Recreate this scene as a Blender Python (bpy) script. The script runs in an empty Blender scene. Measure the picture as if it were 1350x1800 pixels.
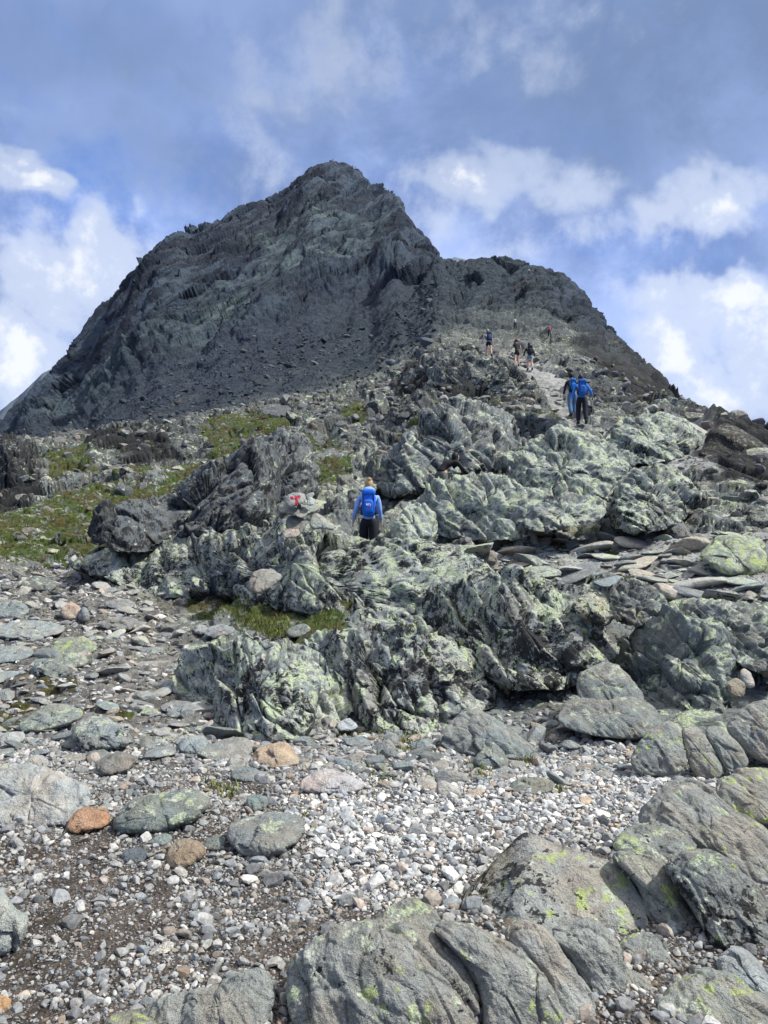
import bpy, math, time
import numpy as np
from mathutils import Vector, Matrix
T0 = time.time()
R = math.radians
rng = np.random.default_rng(7)
scene = bpy.context.scene
COL = scene.collection

# ------------------------------------------------------------------ camera
F, CX, CY, PITCH, CAMZ = 1370.0, 675.0, 900.0, R(4.17), 1.6
cp, sp = math.cos(PITCH), math.sin(PITCH)
cd = bpy.data.cameras.new('camera')
cd.sensor_fit = 'HORIZONTAL'; cd.sensor_width = 36.0; cd.lens = 36.0 * F / 1350.0
cd.clip_start = 0.05; cd.clip_end = 20000
cam = bpy.data.objects.new('camera', cd); COL.objects.link(cam)
cam.location = (0, 0, CAMZ); cam.rotation_euler = (R(90) + PITCH, 0, 0)
scene.camera = cam
scene.render.resolution_x = 768; scene.render.resolution_y = 1024
scene.view_settings.view_transform = 'Standard'; scene.view_settings.look = 'None'
scene.view_settings.exposure = 0.74; scene.view_settings.gamma = 1.0
scene.cycles.max_bounces = 4; scene.cycles.diffuse_bounces = 2
scene.cycles.volume_bounces = 0

def ray(px, py):
    """pixel of the 1350x1800 photo -> (a, t): X/Y and (Z-CAMZ)/Y of the ray"""
    u = (np.asarray(px, float) - CX) / F; v = (CY - np.asarray(py, float)) / F
    dy = cp - v * sp; dz = sp + v * cp
    return u / dy, dz / dy

def project(X, Y, Z):
    z = Z - CAMZ
    dep = Y * cp + z * sp; up = -Y * sp + z * cp
    return CX + F * X / dep, CY - F * up / dep

# ------------------------------------------------------------------ node helper
class NT:
    def __init__(s, tree): s.t = tree; s.n = tree.nodes; s.l = tree.links
    def new(s, typ, **kw):
        n = s.n.new(typ)
        for k, v in kw.items(): setattr(n, k, v)
        return n
    def put(s, sock, v):
        if v is None: return
        if hasattr(v, 'is_output') or isinstance(v, bpy.types.NodeSocket): s.l.new(v, sock)
        else:
            if hasattr(sock.default_value, '__len__') and not hasattr(v, '__len__'): v = (v,) * len(sock.default_value)
            if hasattr(sock.default_value, '__len__') and len(sock.default_value) == 4 and len(v) == 3: v = (*v, 1)
            sock.default_value = v
    def math(s, op, a, b=None, c=None, clamp=False):
        n = s.new('ShaderNodeMath', operation=op, use_clamp=clamp)
        s.put(n.inputs[0], a); s.put(n.inputs[1], b)
        if c is not None: s.put(n.inputs[2], c)
        return n.outputs[0]
    def vmath(s, op, a, b=None, scale=None):
        n = s.new('ShaderNodeVectorMath', operation=op)
        s.put(n.inputs[0], a); s.put(n.inputs[1], b)
        if scale is not None: s.put(n.inputs['Scale'], scale)
        return n.outputs['Value'] if op in ('LENGTH', 'DOT_PRODUCT', 'DISTANCE') else n.outputs[0]
    def noise(s, vec, scale, detail=3, rough=0.55, dist=0.0, color=False, lac=2.0):
        n = s.new('ShaderNodeTexNoise'); s.put(n.inputs['Vector'], vec)
        s.put(n.inputs['Scale'], scale); s.put(n.inputs['Detail'], detail)
        s.put(n.inputs['Roughness'], rough); s.put(n.inputs['Distortion'], dist); s.put(n.inputs['Lacunarity'], lac)
        return n.outputs['Color' if color else 'Fac']
    def voro(s, vec, scale, feature='F1', out='Distance'):
        n = s.new('ShaderNodeTexVoronoi', feature=feature); s.put(n.inputs['Vector'], vec); s.put(n.inputs['Scale'], scale)
        return n.outputs[out]
    def ramp(s, v, lo, hi, a=0.0, b=1.0, smooth=True):
        n = s.new('ShaderNodeMapRange', interpolation_type='SMOOTHSTEP' if smooth else 'LINEAR')
        s.put(n.inputs[0], v); s.put(n.inputs[1], lo); s.put(n.inputs[2], hi); s.put(n.inputs[3], a); s.put(n.inputs[4], b)
        return n.outputs[0]
    def mix(s, f, a, b):
        n = s.new('ShaderNodeMix', data_type='RGBA'); s.put(n.inputs[0], f); s.put(n.inputs[6], a); s.put(n.inputs[7], b)
        return n.outputs[2]

# ------------------------------------------------------------------ sky
SUN_EL, SUN_AZ = R(50), R(100)          # azimuth clockwise from +Y (the view direction)
def build_world():
    w = bpy.data.worlds.new('World'); scene.world = w; w.use_nodes = True
    T = NT(w.node_tree); T.n.clear()
    out = T.new('ShaderNodeOutputWorld')
    sky = T.new('ShaderNodeTexSky', sky_type='NISHITA', sun_disc=False)
    sky.sun_elevation = SUN_EL; sky.sun_rotation = SUN_AZ
    tc = T.new('ShaderNodeTexCoord'); d0 = T.vmath('NORMALIZE', tc.outputs['Generated'])
    # stretched coordinate of a cloud layer
    wn = T.noise(d0, 5.0, 4, 0.6, 0.4, color=True)
    wv = T.vmath('SUBTRACT', wn, (0.5, 0.5, 0.5))
    d = T.vmath('ADD', d0, T.vmath('SCALE', wv, scale=0.20))
    def field(blobs, soft=0.0):
        acc = None
        for (px, py, rx, ry, st) in blobs:
            a, t = ray(px, py); c = np.array([float(a), 1.0, float(t)]); c /= np.linalg.norm(c)
            q = T.vmath('SUBTRACT', d, tuple(c))
            q = T.vmath('MULTIPLY', q, (F / rx * 0.9, F / rx * 0.5, F / ry * 0.9))
            f = T.ramp(T.vmath('LENGTH', q), 0.15, 1.5, st, 0.0)
            acc = f if acc is None else T.math('MAXIMUM', acc, f)
        return acc
    bright = field([(610,85,75,90,.55),(450,100,60,60,.5),(520,130,140,60,.45),(880,345,120,45,.85),(1020,365,90,50,.6),
                    (1240,375,75,55,1.0),(1335,330,60,35,.7),(1250,545,130,40,.95),(1200,600,90,60,.9),(1330,600,90,70,.9),(1300,690,110,60,.75),
                    (1180,670,80,60,.8),(62,335,60,28,1.1),(190,450,60,60,1.05),(150,500,110,60,.9),(50,520,70,90,.95),(0,640,90,90,1.1),(60,620,60,40,.8),
                    (770,400,90,40,.5),(860,60,100,40,.4),(440,240,70,90,.4),(930,470,120,40,.45),(640,180,80,60,.4),(980,110,60,40,.35),(1060,440,120,40,.4)])
    dark = field([(200,120,240,90,.75),(560,200,150,60,.6),(1230,110,330,190,1.0),(240,290,210,60,.6),(940,180,180,90,.6),
                  (760,10,320,50,.7),(1150,250,200,60,.5),(350,50,120,60,.3),(1300,460,100,40,.4),(1330,740,120,40,.4)])
    blue = field([(200,350,170,45,1.0),(340,388,150,26,1.0),(20,180,70,80,.8),(20,270,120,40,.6),(330,240,120,40,.35),(1110,450,90,40,.55),
                  (1310,740,140,50,.5),(120,400,140,30,.8),(1080,250,90,40,.3),(40,30,200,60,.4),(1190,480,120,22,.4),(90,590,60,30,.5),(740,340,100,50,.35)])
    n1 = T.noise(d0, 4.2, 7, 0.60, 0.4)
    n2 = T.noise(T.vmath('ADD', d0, (3.1, 1.7, .4)), 7.0, 7, 0.6, 0.15)
    n3 = T.noise(d0, 13.0, 9, 0.64, 0.15)
    base = T.mix(T.ramp(T.math('ADD', T.math('MULTIPLY', n1, .65), T.math('MULTIPLY', n3, .35)), 0.38, 0.60), (0.165, 0.240, 0.475), (0.340, 0.445, 0.760))
    nb = T.math('ADD', T.math('MULTIPLY', n2, .35), T.math('MULTIPLY', n3, .65))
    dk = T.math('MULTIPLY', dark, T.ramp(nb, 0.3, 0.65, 0.35, 1.0))
    base = T.mix(dk, base, (0.130, 0.190, 0.320))
    bl = T.math('MULTIPLY', blue, T.ramp(nb, 0.35, 0.6, 1.0, 0.15))
    base = T.mix(T.math('MULTIPLY', bl, .8), base, (0.085, 0.200, 0.56))
    br = T.ramp(T.math('ADD', bright, T.math('MULTIPLY', T.math('SUBTRACT', nb, .5), 2.4)), 0.12, 0.74)
    base = T.mix(T.math('MULTIPLY', br, .85), base, (0.50, 0.56, 0.70))
    sz0 = T.new('ShaderNodeSeparateXYZ'); T.put(sz0.inputs[0], d0)
    base = T.mix(T.math('MULTIPLY', T.ramp(sz0.outputs['Z'], .36, .56), .45), base, (0.125, 0.190, 0.345))
    core = T.ramp(T.math('ADD', bright, T.math('MULTIPLY', T.math('SUBTRACT', nb, .5), 3.4)), 0.74, 1.20)
    base = T.mix(core, base, (0.70, 0.72, 0.76))
    # overhead, out of view, the sky is whitened and brightened to add light below
    sx = T.new('ShaderNodeSeparateXYZ'); T.put(sx.inputs[0], d0)
    up = T.ramp(sx.outputs['Z'], 0.62, 0.9)
    base = T.mix(up, base, (1.0, .96, .92))
    b1 = T.new('ShaderNodeBackground'); T.put(b1.inputs[0], base); b1.inputs[1].default_value = 0.86
    b2 = T.new('ShaderNodeBackground'); T.put(b2.inputs[0], sky.outputs[0]); b2.inputs[1].default_value = 0.1
    m = T.new('ShaderNodeMixShader'); m.inputs[0].default_value = 0.90
    T.l.new(b2.outputs[0], m.inputs[1]); T.l.new(b1.outputs[0], m.inputs[2]); T.l.new(m.outputs[0], out.inputs[0])
    w.cycles.sampling_method = 'MANUAL'; w.cycles.sample_map_resolution = 512
build_world()
sd = bpy.data.lights.new('sun', 'SUN'); sd.energy = 3.4; sd.angle = R(3); sd.color = (1.0, 0.965, 0.90)
so = bpy.data.objects.new('sun', sd); COL.objects.link(so)
sdir = Vector((math.sin(SUN_AZ) * math.cos(SUN_EL), math.cos(SUN_AZ) * math.cos(SUN_EL), math.sin(SUN_EL)))
so.rotation_euler = sdir.to_track_quat('Z', 'Y').to_euler()

# ------------------------------------------------------------------ noise
_p = np.random.default_rng(11).permutation(256).astype(np.int32); PERM = np.concatenate([_p, _p, _p[:2]])
_g = np.random.default_rng(12).normal(size=(256, 3)); GRAD = (_g / np.linalg.norm(_g, axis=1)[:, None]).astype(np.float32)
RT = np.random.default_rng(13).random((256, 6)).astype(np.float32)
def perlin(x, y, z=None):
    x = np.asarray(x, np.float32); y = np.asarray(y, np.float32)
    z = np.zeros_like(x) if z is None else np.asarray(z, np.float32)
    xi = np.floor(x); yi = np.floor(y); zi = np.floor(z)
    fx, fy, fz = x - xi, y - yi, z - zi
    xi = xi.astype(np.int32) & 255; yi = yi.astype(np.int32) & 255; zi = zi.astype(np.int32) & 255
    u = fx*fx*fx*(fx*(fx*6-15)+10); v = fy*fy*fy*(fy*(fy*6-15)+10); w = fz*fz*fz*(fz*(fz*6-15)+10)
    out = 0
    for i in (0, 1):
        A = PERM[(xi + i) & 255]
        for j in (0, 1):
            B = PERM[(A + yi + j) & 255]
            for k in (0, 1):
                g = GRAD[PERM[(B + zi + k) & 255]]
                wt = (u if i else 1-u) * (v if j else 1-v) * (w if k else 1-w)
                out = out + wt * (g[..., 0]*(fx-i) + g[..., 1]*(fy-j) + g[..., 2]*(fz-k))
    return out * 1.6
def fbm(x, y, z=None, o=4, gain=.5):
    s = 0; a = 1
    for k in range(o):
        f = 2.03 ** k
        s = s + a * perlin(x*f + 17.3*k, y*f - 9.1*k, None if z is None else z*f + 5.7*k); a *= gain
    return s
def ridge(x, y, z=None, o=3, gain=.5):
    s = 0; a = 1
    for k in range(o):
        f = 2.1 ** k
        s = s + a * (1 - 2*np.abs(perlin(x*f + 7.3*k, y*f + 3.1*k, None if z is None else z*f - 5.7*k))); a *= gain
    return s
def facet2(x, y, tilt=1.0):
    """angular blocks: every Voronoi cell is a tilted plane; returns height and distance to the cell edge"""
    xi = np.floor(x).astype(np.int32); yi = np.floor(y).astype(np.int32)
    d1 = np.full(x.shape, 9., np.float32); d2 = d1.copy(); h = np.zeros_like(d1)
    for i in (-1, 0, 1):
        for j in (-1, 0, 1):
            cx = xi + i; cy = yi + j
            r = RT[PERM[(PERM[cx & 255] + cy) & 255]]
            dx = x - cx - r[..., 0]; dy = y - cy - r[..., 1]
            d = dx*dx + dy*dy
            hh = r[..., 2] - .5 + tilt * ((r[..., 3] - .5)*2*dx + (r[..., 4] - .5)*2*dy)
            m = d < d1
            d2 = np.where(m, d1, np.minimum(d2, d)); h = np.where(m, hh, h); d1 = np.where(m, d, d1)
    return h, np.sqrt(d2) - np.sqrt(d1)
def facet3(x, y, z, tilt=1.0):
    xi = np.floor(x).astype(np.int32); yi = np.floor(y).astype(np.int32); zi = np.floor(z).astype(np.int32)
    d1 = np.full(x.shape, 9., np.float32); d2 = d1.copy(); h = np.zeros_like(d1)
    for i in (-1, 0, 1):
        for j in (-1, 0, 1):
            for k in (-1, 0, 1):
                cx = xi + i; cy = yi + j; cz = zi + k
                r = RT[PERM[(PERM[(PERM[cx & 255] + cy) & 255] + cz) & 255]]
                dx = x - cx - r[..., 0]; dy = y - cy - r[..., 1]; dz = z - cz - r[..., 5]
                d = dx*dx + dy*dy + dz*dz
                hh = r[..., 2] - .5 + tilt * ((r[..., 3] - .5)*2*dx + (r[..., 4] - .5)*2*dy + (r[..., 0] - .5)*2*dz)
                m = d < d1
                d2 = np.where(m, d1, np.minimum(d2, d)); h = np.where(m, hh, h); d1 = np.where(m, d, d1)
    return h, np.sqrt(d2) - np.sqrt(d1)
def sstep(x, a, b):
    t = np.clip((x - a) / (b - a), 0, 1); return t*t*(3-2*t)
def poly_sd(px, py, poly):
    """signed distance in pixels, positive inside"""
    P = np.array(poly, float); n = len(P)
    dmin = np.full(px.shape, 1e9); ins = np.zeros(px.shape, bool)
    for i in range(n):
        ax, ay = P[i]; bx, by = P[(i+1) % n]
        ex, ey = bx-ax, by-ay
        t = np.clip(((px-ax)*ex + (py-ay)*ey) / (ex*ex+ey*ey+1e-9), 0, 1)
        d = (px-ax-t*ex)**2 + (py-ay-t*ey)**2
        dmin = np.minimum(dmin, d)
        c = ((ay > py) != (by > py)) & (px < ex*(py-ay)/(ey if ey else 1e-9) + ax)
        ins ^= c
    d = np.sqrt(dmin); return np.where(ins, d, -d)

# ------------------------------------------------------------------ object helpers
def tag(o, label=None, cat=None, group=None, kind=None):
    if label: o['label'] = label
    if cat: o['category'] = cat
    if group: o['group'] = group
    if kind: o['kind'] = kind
    return o
def mesh_np(name, V, Fc, smooth=True):
    """V (n,3); Fc: (m,3) or (m,4) int array"""
    me = bpy.data.meshes.new(name); V = np.asarray(V, np.float32); Fc = np.asarray(Fc, np.int32)
    k = Fc.shape[1]; me.vertices.add(len(V)); me.vertices.foreach_set('co', V.ravel())
    me.loops.add(Fc.size); me.loops.foreach_set('vertex_index', Fc.ravel())
    me.polygons.add(len(Fc)); me.polygons.foreach_set('loop_start', np.arange(0, Fc.size, k, dtype=np.int32))
    me.polygons.foreach_set('use_smooth', np.full(len(Fc), smooth)); me.update(calc_edges=True)
    return me
def link(name, me, mat=None, parent=None):
    o = bpy.data.objects.new(name, me); COL.objects.link(o)
    if mat is not None and len(me.materials) == 0: me.materials.append(mat)
    if parent is not None: o.parent = parent
    return o
def empty(name, loc=(0, 0, 0), rz=0):
    o = bpy.data.objects.new(name, None); COL.objects.link(o); o.location = loc; o.rotation_euler = (0, 0, rz)
    o.empty_display_size = .1
    return o
def grid_faces(nr, nc, wrap=False):
    i = np.arange(nr-1)[:, None]; j = np.arange(nc if wrap else nc-1)[None, :]; j2 = (j+1) % nc
    return np.stack(np.broadcast_arrays(i*nc+j, i*nc+j2, (i+1)*nc+j2, (i+1)*nc+j), -1).reshape(-1, 4)
# ------------------------------------------------------------------ rock material (shared node recipe)
def rock_nodes(T, P, base, lich, yel, blk, scale=1.0, bump=1.0, big=1.0):
    """P: world position socket; base colour, lichen, yellow lichen and black lichen amounts (sockets or floats). Returns colour, height"""
    S = scale
    n_big = T.noise(P, 1.3*S*big, 4, .6, .3)
    n_mid = T.noise(P, 6*S, 5, .62, .4)
    n_fin = T.noise(P, 38*S, 4, .65)
    n_gr = T.noise(P, 150*S, 2, .6)
    sn = T.new('ShaderNodeSeparateXYZ'); T.put(sn.inputs[0], T.new('ShaderNodeNewGeometry').outputs['Normal'])
    upf = T.ramp(sn.outputs['Z'], -.1, .8, -.5, .5, False)
    area = T.math('SUBTRACT', T.noise(T.vmath('ADD', P, (2.2, 6.1, 3.3)), 1.05*S, 3, .55, .5), .5)
    v = T.math('ADD', T.math('MULTIPLY', n_mid, .5), T.math('ADD', T.math('MULTIPLY', n_fin, .32), T.math('MULTIPLY', n_gr, .55)))
    col = T.vmath('SCALE', T.vmath('MULTIPLY', base, (.97, 1.01, .99)), scale=T.ramp(v, .42, .95, .40, 1.50))
    # warm / cool mottling of the stone itself
    tint = T.mix(T.ramp(T.noise(P, 2.4*S, 3, .6), .38, .62), (1.05, 0.99, 0.93), (0.94, 1.0, 1.04))
    col = T.vmath('MULTIPLY', col, tint)
    # pale mint crust lichen, blotches with hard edges
    vc = T.math('SUBTRACT', .42, T.voro(T.vmath('ADD', P, T.vmath('SCALE', T.noise(P, 14*S, 3, .6, color=True), scale=.05/S)), 8.5*S))
    l1 = T.math('ADD', T.math('ADD', T.noise(P, 4.6*S, 6, .70, .25), T.math('MULTIPLY', vc, .22)), T.math('MULTIPLY', T.math('SUBTRACT', n_big, .5), .45))
    lt = T.math('SUBTRACT', T.math('SUBTRACT', T.math('SUBTRACT', .800, T.math('MULTIPLY', lich, .40)), T.math('MULTIPLY', upf, .07)), T.math('MULTIPLY', area, .30))
    lm = T.ramp(l1, lt, T.math('ADD', lt, .05))
    lcol = T.mix(T.ramp(n_fin, .35, .65), (0.25, 0.275, 0.225), T.mix(T.ramp(T.noise(P, 3.3*S, 3, .6), .44, .56), (0.56, 0.60, 0.50), (0.50, 0.60, 0.34)))
    col = T.mix(T.math('MULTIPLY', lm, .85), col, lcol)
    # yellow-green map lichen
    y1 = T.math('ADD', T.math('MULTIPLY', vc, .30), T.noise(T.vmath('ADD', P, (9.1, 3.3, 1.2)), 3.1*S, 6, .66, .3))
    yt = T.math('SUBTRACT', .778, T.math('MULTIPLY', yel, .32))
    ym = T.ramp(y1, yt, T.math('ADD', yt, .08))
    ycol = T.mix(T.ramp(n_gr, .35, .65), (0.25, 0.31, 0.11), (0.48, 0.56, 0.22))
    col = T.mix(T.math('MULTIPLY', ym, .88), col, ycol)
    # black crust lichen
    b1 = T.noise(T.vmath('ADD', P, (4.7, 8.3, 5.2)), 6.0*S, 6, .70, .45)
    b2 = T.noise(T.vmath('ADD', P, (1.7, 2.3, 7.2)), 26*S, 3, .6, .6)
    bb = T.math('ADD', T.math('MULTIPLY', b1, .72), T.math('MULTIPLY', b2, .28))
    bt = T.math('ADD', T.math('ADD', T.math('SUBTRACT', .750, T.math('MULTIPLY', blk, .36)), T.math('MULTIPLY', upf, .05)), T.math('MULTIPLY', area, .34))
    bm = T.ramp(bb, bt, T.math('ADD', bt, .022))
    col = T.mix(T.math('MULTIPLY', bm, .93), col, (0.014, 0.015, 0.016))
    h = T.math('ADD', T.math('MULTIPLY', n_mid, .55), T.math('ADD', T.math('MULTIPLY', n_fin, .22), T.math('MULTIPLY', n_gr, .06)))
    h = T.math('ADD', h, T.math('ADD', T.math('MULTIPLY', lm, .015), T.math('MULTIPLY', bm, .02)))
    return col, h
def new_mat(name):
    m = bpy.data.materials.new(name); m.use_nodes = True; T = NT(m.node_tree); T.n.clear()
    out = T.new('ShaderNodeOutputMaterial'); b = T.new('ShaderNodeBsdfPrincipled'); T.l.new(b.outputs[0], out.inputs[0])
    b.inputs['Roughness'].default_value = .85; b.inputs['Specular IOR Level'].default_value = .3
    return m, T, b
def objattr(T, name, vec=False):
    n = T.new('ShaderNodeAttribute', attribute_type='OBJECT', attribute_name=name)
    return n.outputs['Vector'] if vec else n.outputs['Fac']
def add_bump(T, b, h, strength, dist):
    bp = T.new('ShaderNodeBump'); T.put(bp.inputs['Height'], h); T.put(bp.inputs['Strength'], strength); T.put(bp.inputs['Distance'], dist)
    T.l.new(bp.outputs[0], b.inputs['Normal'])
def rock_material():
    m, T, b = new_mat('lichen_rock')
    P = T.new('ShaderNodeNewGeometry').outputs['Position']
    st = T.new('ShaderNodeAttribute', attribute_type='OBJECT', attribute_name='grain').outputs['Vector']
    Pq = T.vmath('MULTIPLY', P, st)
    col, h = rock_nodes(T, Pq, objattr(T, 'tint', True), objattr(T, 'lichen'), objattr(T, 'yellow'), objattr(T, 'black'))
    T.put(b.inputs['Base Color'], col); add_bump(T, b, h, 1.0, .085)
    return m
ROCK = rock_material()
def simple_mat(name, col, rough=.8, var=.25, sc=30, bump=0, attr=None):
    m, T, b = new_mat(name)
    P = T.new('ShaderNodeNewGeometry').outputs['Position']
    c = col if attr is None else T.new('ShaderNodeAttribute', attribute_name=attr).outputs['Color']
    n = T.noise(P, sc, 4, .6)
    T.put(b.inputs['Base Color'], T.vmath('SCALE', c, scale=T.ramp(n, .3, .7, 1-var, 1+var)))
    b.inputs['Roughness'].default_value = rough
    if bump: add_bump(T, b, n, .6, bump)
    return m

# ------------------------------------------------------------------ terrain: profiles of the slope along the ground, column by column
Zk = None
COLS = {
 -600: [(8,1270),(12,1140),(19,1010),(30,950),(50,880),(62,860),(80,900),(200,1000),(500,1100),(900,1300)],
 -250: [(8,1270),(12,1130),(19,995),(30,900),(50,815),(62,790),(80,830),(200,850),(450,890),(900,1200)],
 0:   [(8,1270),(11,1150),(15,1050),(19,985),(24,930),(35,862),(50,805),(62,776),(80,800),(130,800),(200,778),(300,762),(450,742),(520,760),(900,1000)],
 100: [(8,1268),(11,1148),(15,1045),(19,978),(24,922),(35,850),(50,795),(62,766),(80,790),(150,785),(220,760),(350,700),(520,642),(620,700),(900,1000)],
 200: [(8,1265),(11,1145),(15,1040),(19,975),(24,915),(35,840),(48,785),(60,756),(75,775),(140,760),(240,695),(350,620),(560,520),(660,600),(900,900)],
 300: [(8.4,1255),(12,1125),(16,1035),(20,980),(26,895),(36,825),(48,770),(60,746),(75,762),(130,750),(230,665),(350,560),(500,450),(600,412),(700,500),(1000,900)],
 450: [(7.7,1290),(9,1215),(11,1130),(13,1060),(16,1000),(20,930),(28,850),(38,780),(50,728),(60,718),(75,730),(130,705),(250,600),(400,470),(560,390),(640,352),(740,450),(1000,900)],
 600: [(7.7,1290),(9,1215),(10.5,1120),(12,1060),(15,988),(19,905),(26,835),(34,765),(46,708),(52,700),(70,700),(130,675),(230,600),(400,460),(560,360),(720,283),(800,400),(1100,900)],
 700: [(7.5,1300),(9,1215),(10.5,1130),(12,1070),(15,988),(19,905),(26,825),(34,752),(46,682),(60,655),(90,652),(150,620),(250,550),(400,450),(560,380),(640,345),(760,450),(1100,900)],
 775: [(7.4,1300),(9,1205),(11,1105),(13,1035),(16,965),(20,880),(25,805),(34,712),(46,630),(52,614),(70,612),(120,560),(200,490),(290,470),(380,470),(480,458),(600,600),(1100,900)],
 850: [(7.2,1320),(9,1200),(11,1100),(13,1030),(16,955),(20,870),(25,797),(32,725),(42,655),(50,626),(70,610),(110,570),(170,510),(250,455),(300,470),(450,600),(1100,900)],
 900: [(7.1,1330),(9,1200),(11,1090),(13,1020),(16,945),(20,865),(25,792),(29,755),(36,700),(45,658),(55,638),(80,605),(115,582),(180,510),(260,452),(300,465),(450,600),(1100,900)],
 1020:[(6.8,1340),(8.5,1230),(11,1090),(13,1010),(15,955),(18,880),(22,800),(26,765),(29,746),(36,705),(45,665),(60,630),(85,600),(120,575),(170,530),(210,505),(240,530),(400,700),(1000,1300)],
 1100:[(6.6,1350),(8,1262),(10,1130),(12,1040),(14,975),(17,890),(20,832),(25,780),(32,740),(42,702),(60,668),(90,640),(140,605),(160,620),(220,740),(400,1000),(1000,1500)],
 1180:[(6.5,1350),(8,1255),(10,1115),(12,1030),(14,962),(17,885),(21,812),(26,770),(34,733),(50,705),(80,685),(100,672),(115,700),(160,850),(300,1100),(1000,1500)],
 1262:[(6.4,1355),(8,1240),(10,1105),(12,1022),(14,952),(17,865),(20,808),(24,778),(34,750),(42,743),(50,770),(80,900),(200,1200),(1000,1500)],
 1350:[(6.4,1355),(8,1230),(10,1095),(12,1012),(14,945),(17,872),(20,830),(23,805),(26,795),(32,790),(38,820),(60,950),(200,1200),(1000,1500)],
 1600:[(6.4,1355),(8,1230),(10,1100),(12,1030),(14,980),(17,930),(20,900),(23,885),(30,880),(38,930),(60,1050),(200,1300),(1000,1600)],
 1950:[(6.4,1355),(8,1240),(10,1130),(12,1080),(14,1050),(17,1030),(20,1020),(23,1030),(30,1060),(60,1300),(200,1500),(1000,1700)],
}
LY = np.linspace(math.log(0.7), math.log(1300), 700)
def pchip(x, y, q):
    x = np.array(x); y = np.array(y); h = np.diff(x); d = np.diff(y)/h; m = np.zeros(len(x))
    for i in range(1, len(x)-1):
        if d[i-1]*d[i] > 0:
            w1 = 2*h[i]+h[i-1]; w2 = h[i]+2*h[i-1]; m[i] = (w1+w2)/(w1/d[i-1]+w2/d[i])
    m[0] = d[0]; m[-1] = d[-1]
    i = np.clip(np.searchsorted(x, q)-1, 0, len(h)-1); t = np.clip((q-x[i])/h[i], 0, 1)
    return (1+2*t)*(1-t)**2*y[i] + t*(1-t)**2*h[i]*m[i] + t*t*(3-2*t)*y[i+1] + t*t*(t-1)*h[i]*m[i+1]
CK = np.array(sorted(COLS)); TAB = []
for c in CK:
    ys = [math.log(v) for v in (0.7, 2.0, 4.0, 5.6)]; zs = [-1.6, -1.6, -1.6, -1.58]
    for (Y, py) in COLS[c]:
        ys.append(math.log(Y)); zs.append(Y * float(ray(675, py)[1]))
    ys.append(math.log(1400)); zs.append(zs[-1] - 60)
    TAB.append(pchip(ys, zs, LY))
TAB = np.array(TAB)                     # heights relative to the eye, one row per photo column
# resample to even columns and smooth
PXT = np.arange(-600, 1951, 10.0)
TB = np.array([np.interp(PXT, CK, TAB[:, k]) for k in range(TAB.shape[1])])      # (LY, PXT)
ker = np.exp(-0.5*(np.arange(-6, 7)/2.2)**2); ker /= ker.sum()
TB = np.apply_along_axis(lambda r: np.convolve(np.pad(r, 6, mode='edge'), ker, 'valid'), 1, TB)
def table_z(px, lY):
    fx = np.clip((px - PXT[0])/10.0, 0, len(PXT)-1.001); fy = np.clip((lY - LY[0])/(LY[1]-LY[0]), 0, len(LY)-1.001)
    i = fx.astype(int); j = fy.astype(int); u = fx-i; v = fy-j
    return (TB[j, i]*(1-u)+TB[j, i+1]*u)*(1-v) + (TB[j+1, i]*(1-u)+TB[j+1, i+1]*u)*v
# grid over (a, log Y)
aa = np.concatenate([np.linspace(-1.0, -.53, 60)[:-1], np.linspace(-.53, .53, 880), np.linspace(.53, 1.0, 60)[1:]])
def seg(a, b, n): return np.linspace(math.log(a), math.log(b), n)[:-1]
yy = np.concatenate([seg(.8, 2.4, 40), seg(2.4, 8, 230), seg(8, 62, 560), seg(62, 130, 90), seg(130, 740, 400), np.linspace(math.log(740), math.log(1250), 30)])
NA, NY = len(aa), len(yy)
A, L = np.meshgrid(aa, yy); Yg = np.exp(L); Xg = A*Yg
px = A*F + CX; z = None
for _ in range(4):
    z = table_z(px, L); t = z/Yg; px = CX + F*A/(cp + t*sp)
Zr = z.copy(); PXg, PYg = project(Xg, Yg, Zr + CAMZ)
print('terrain base', time.time()-T0)

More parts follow.
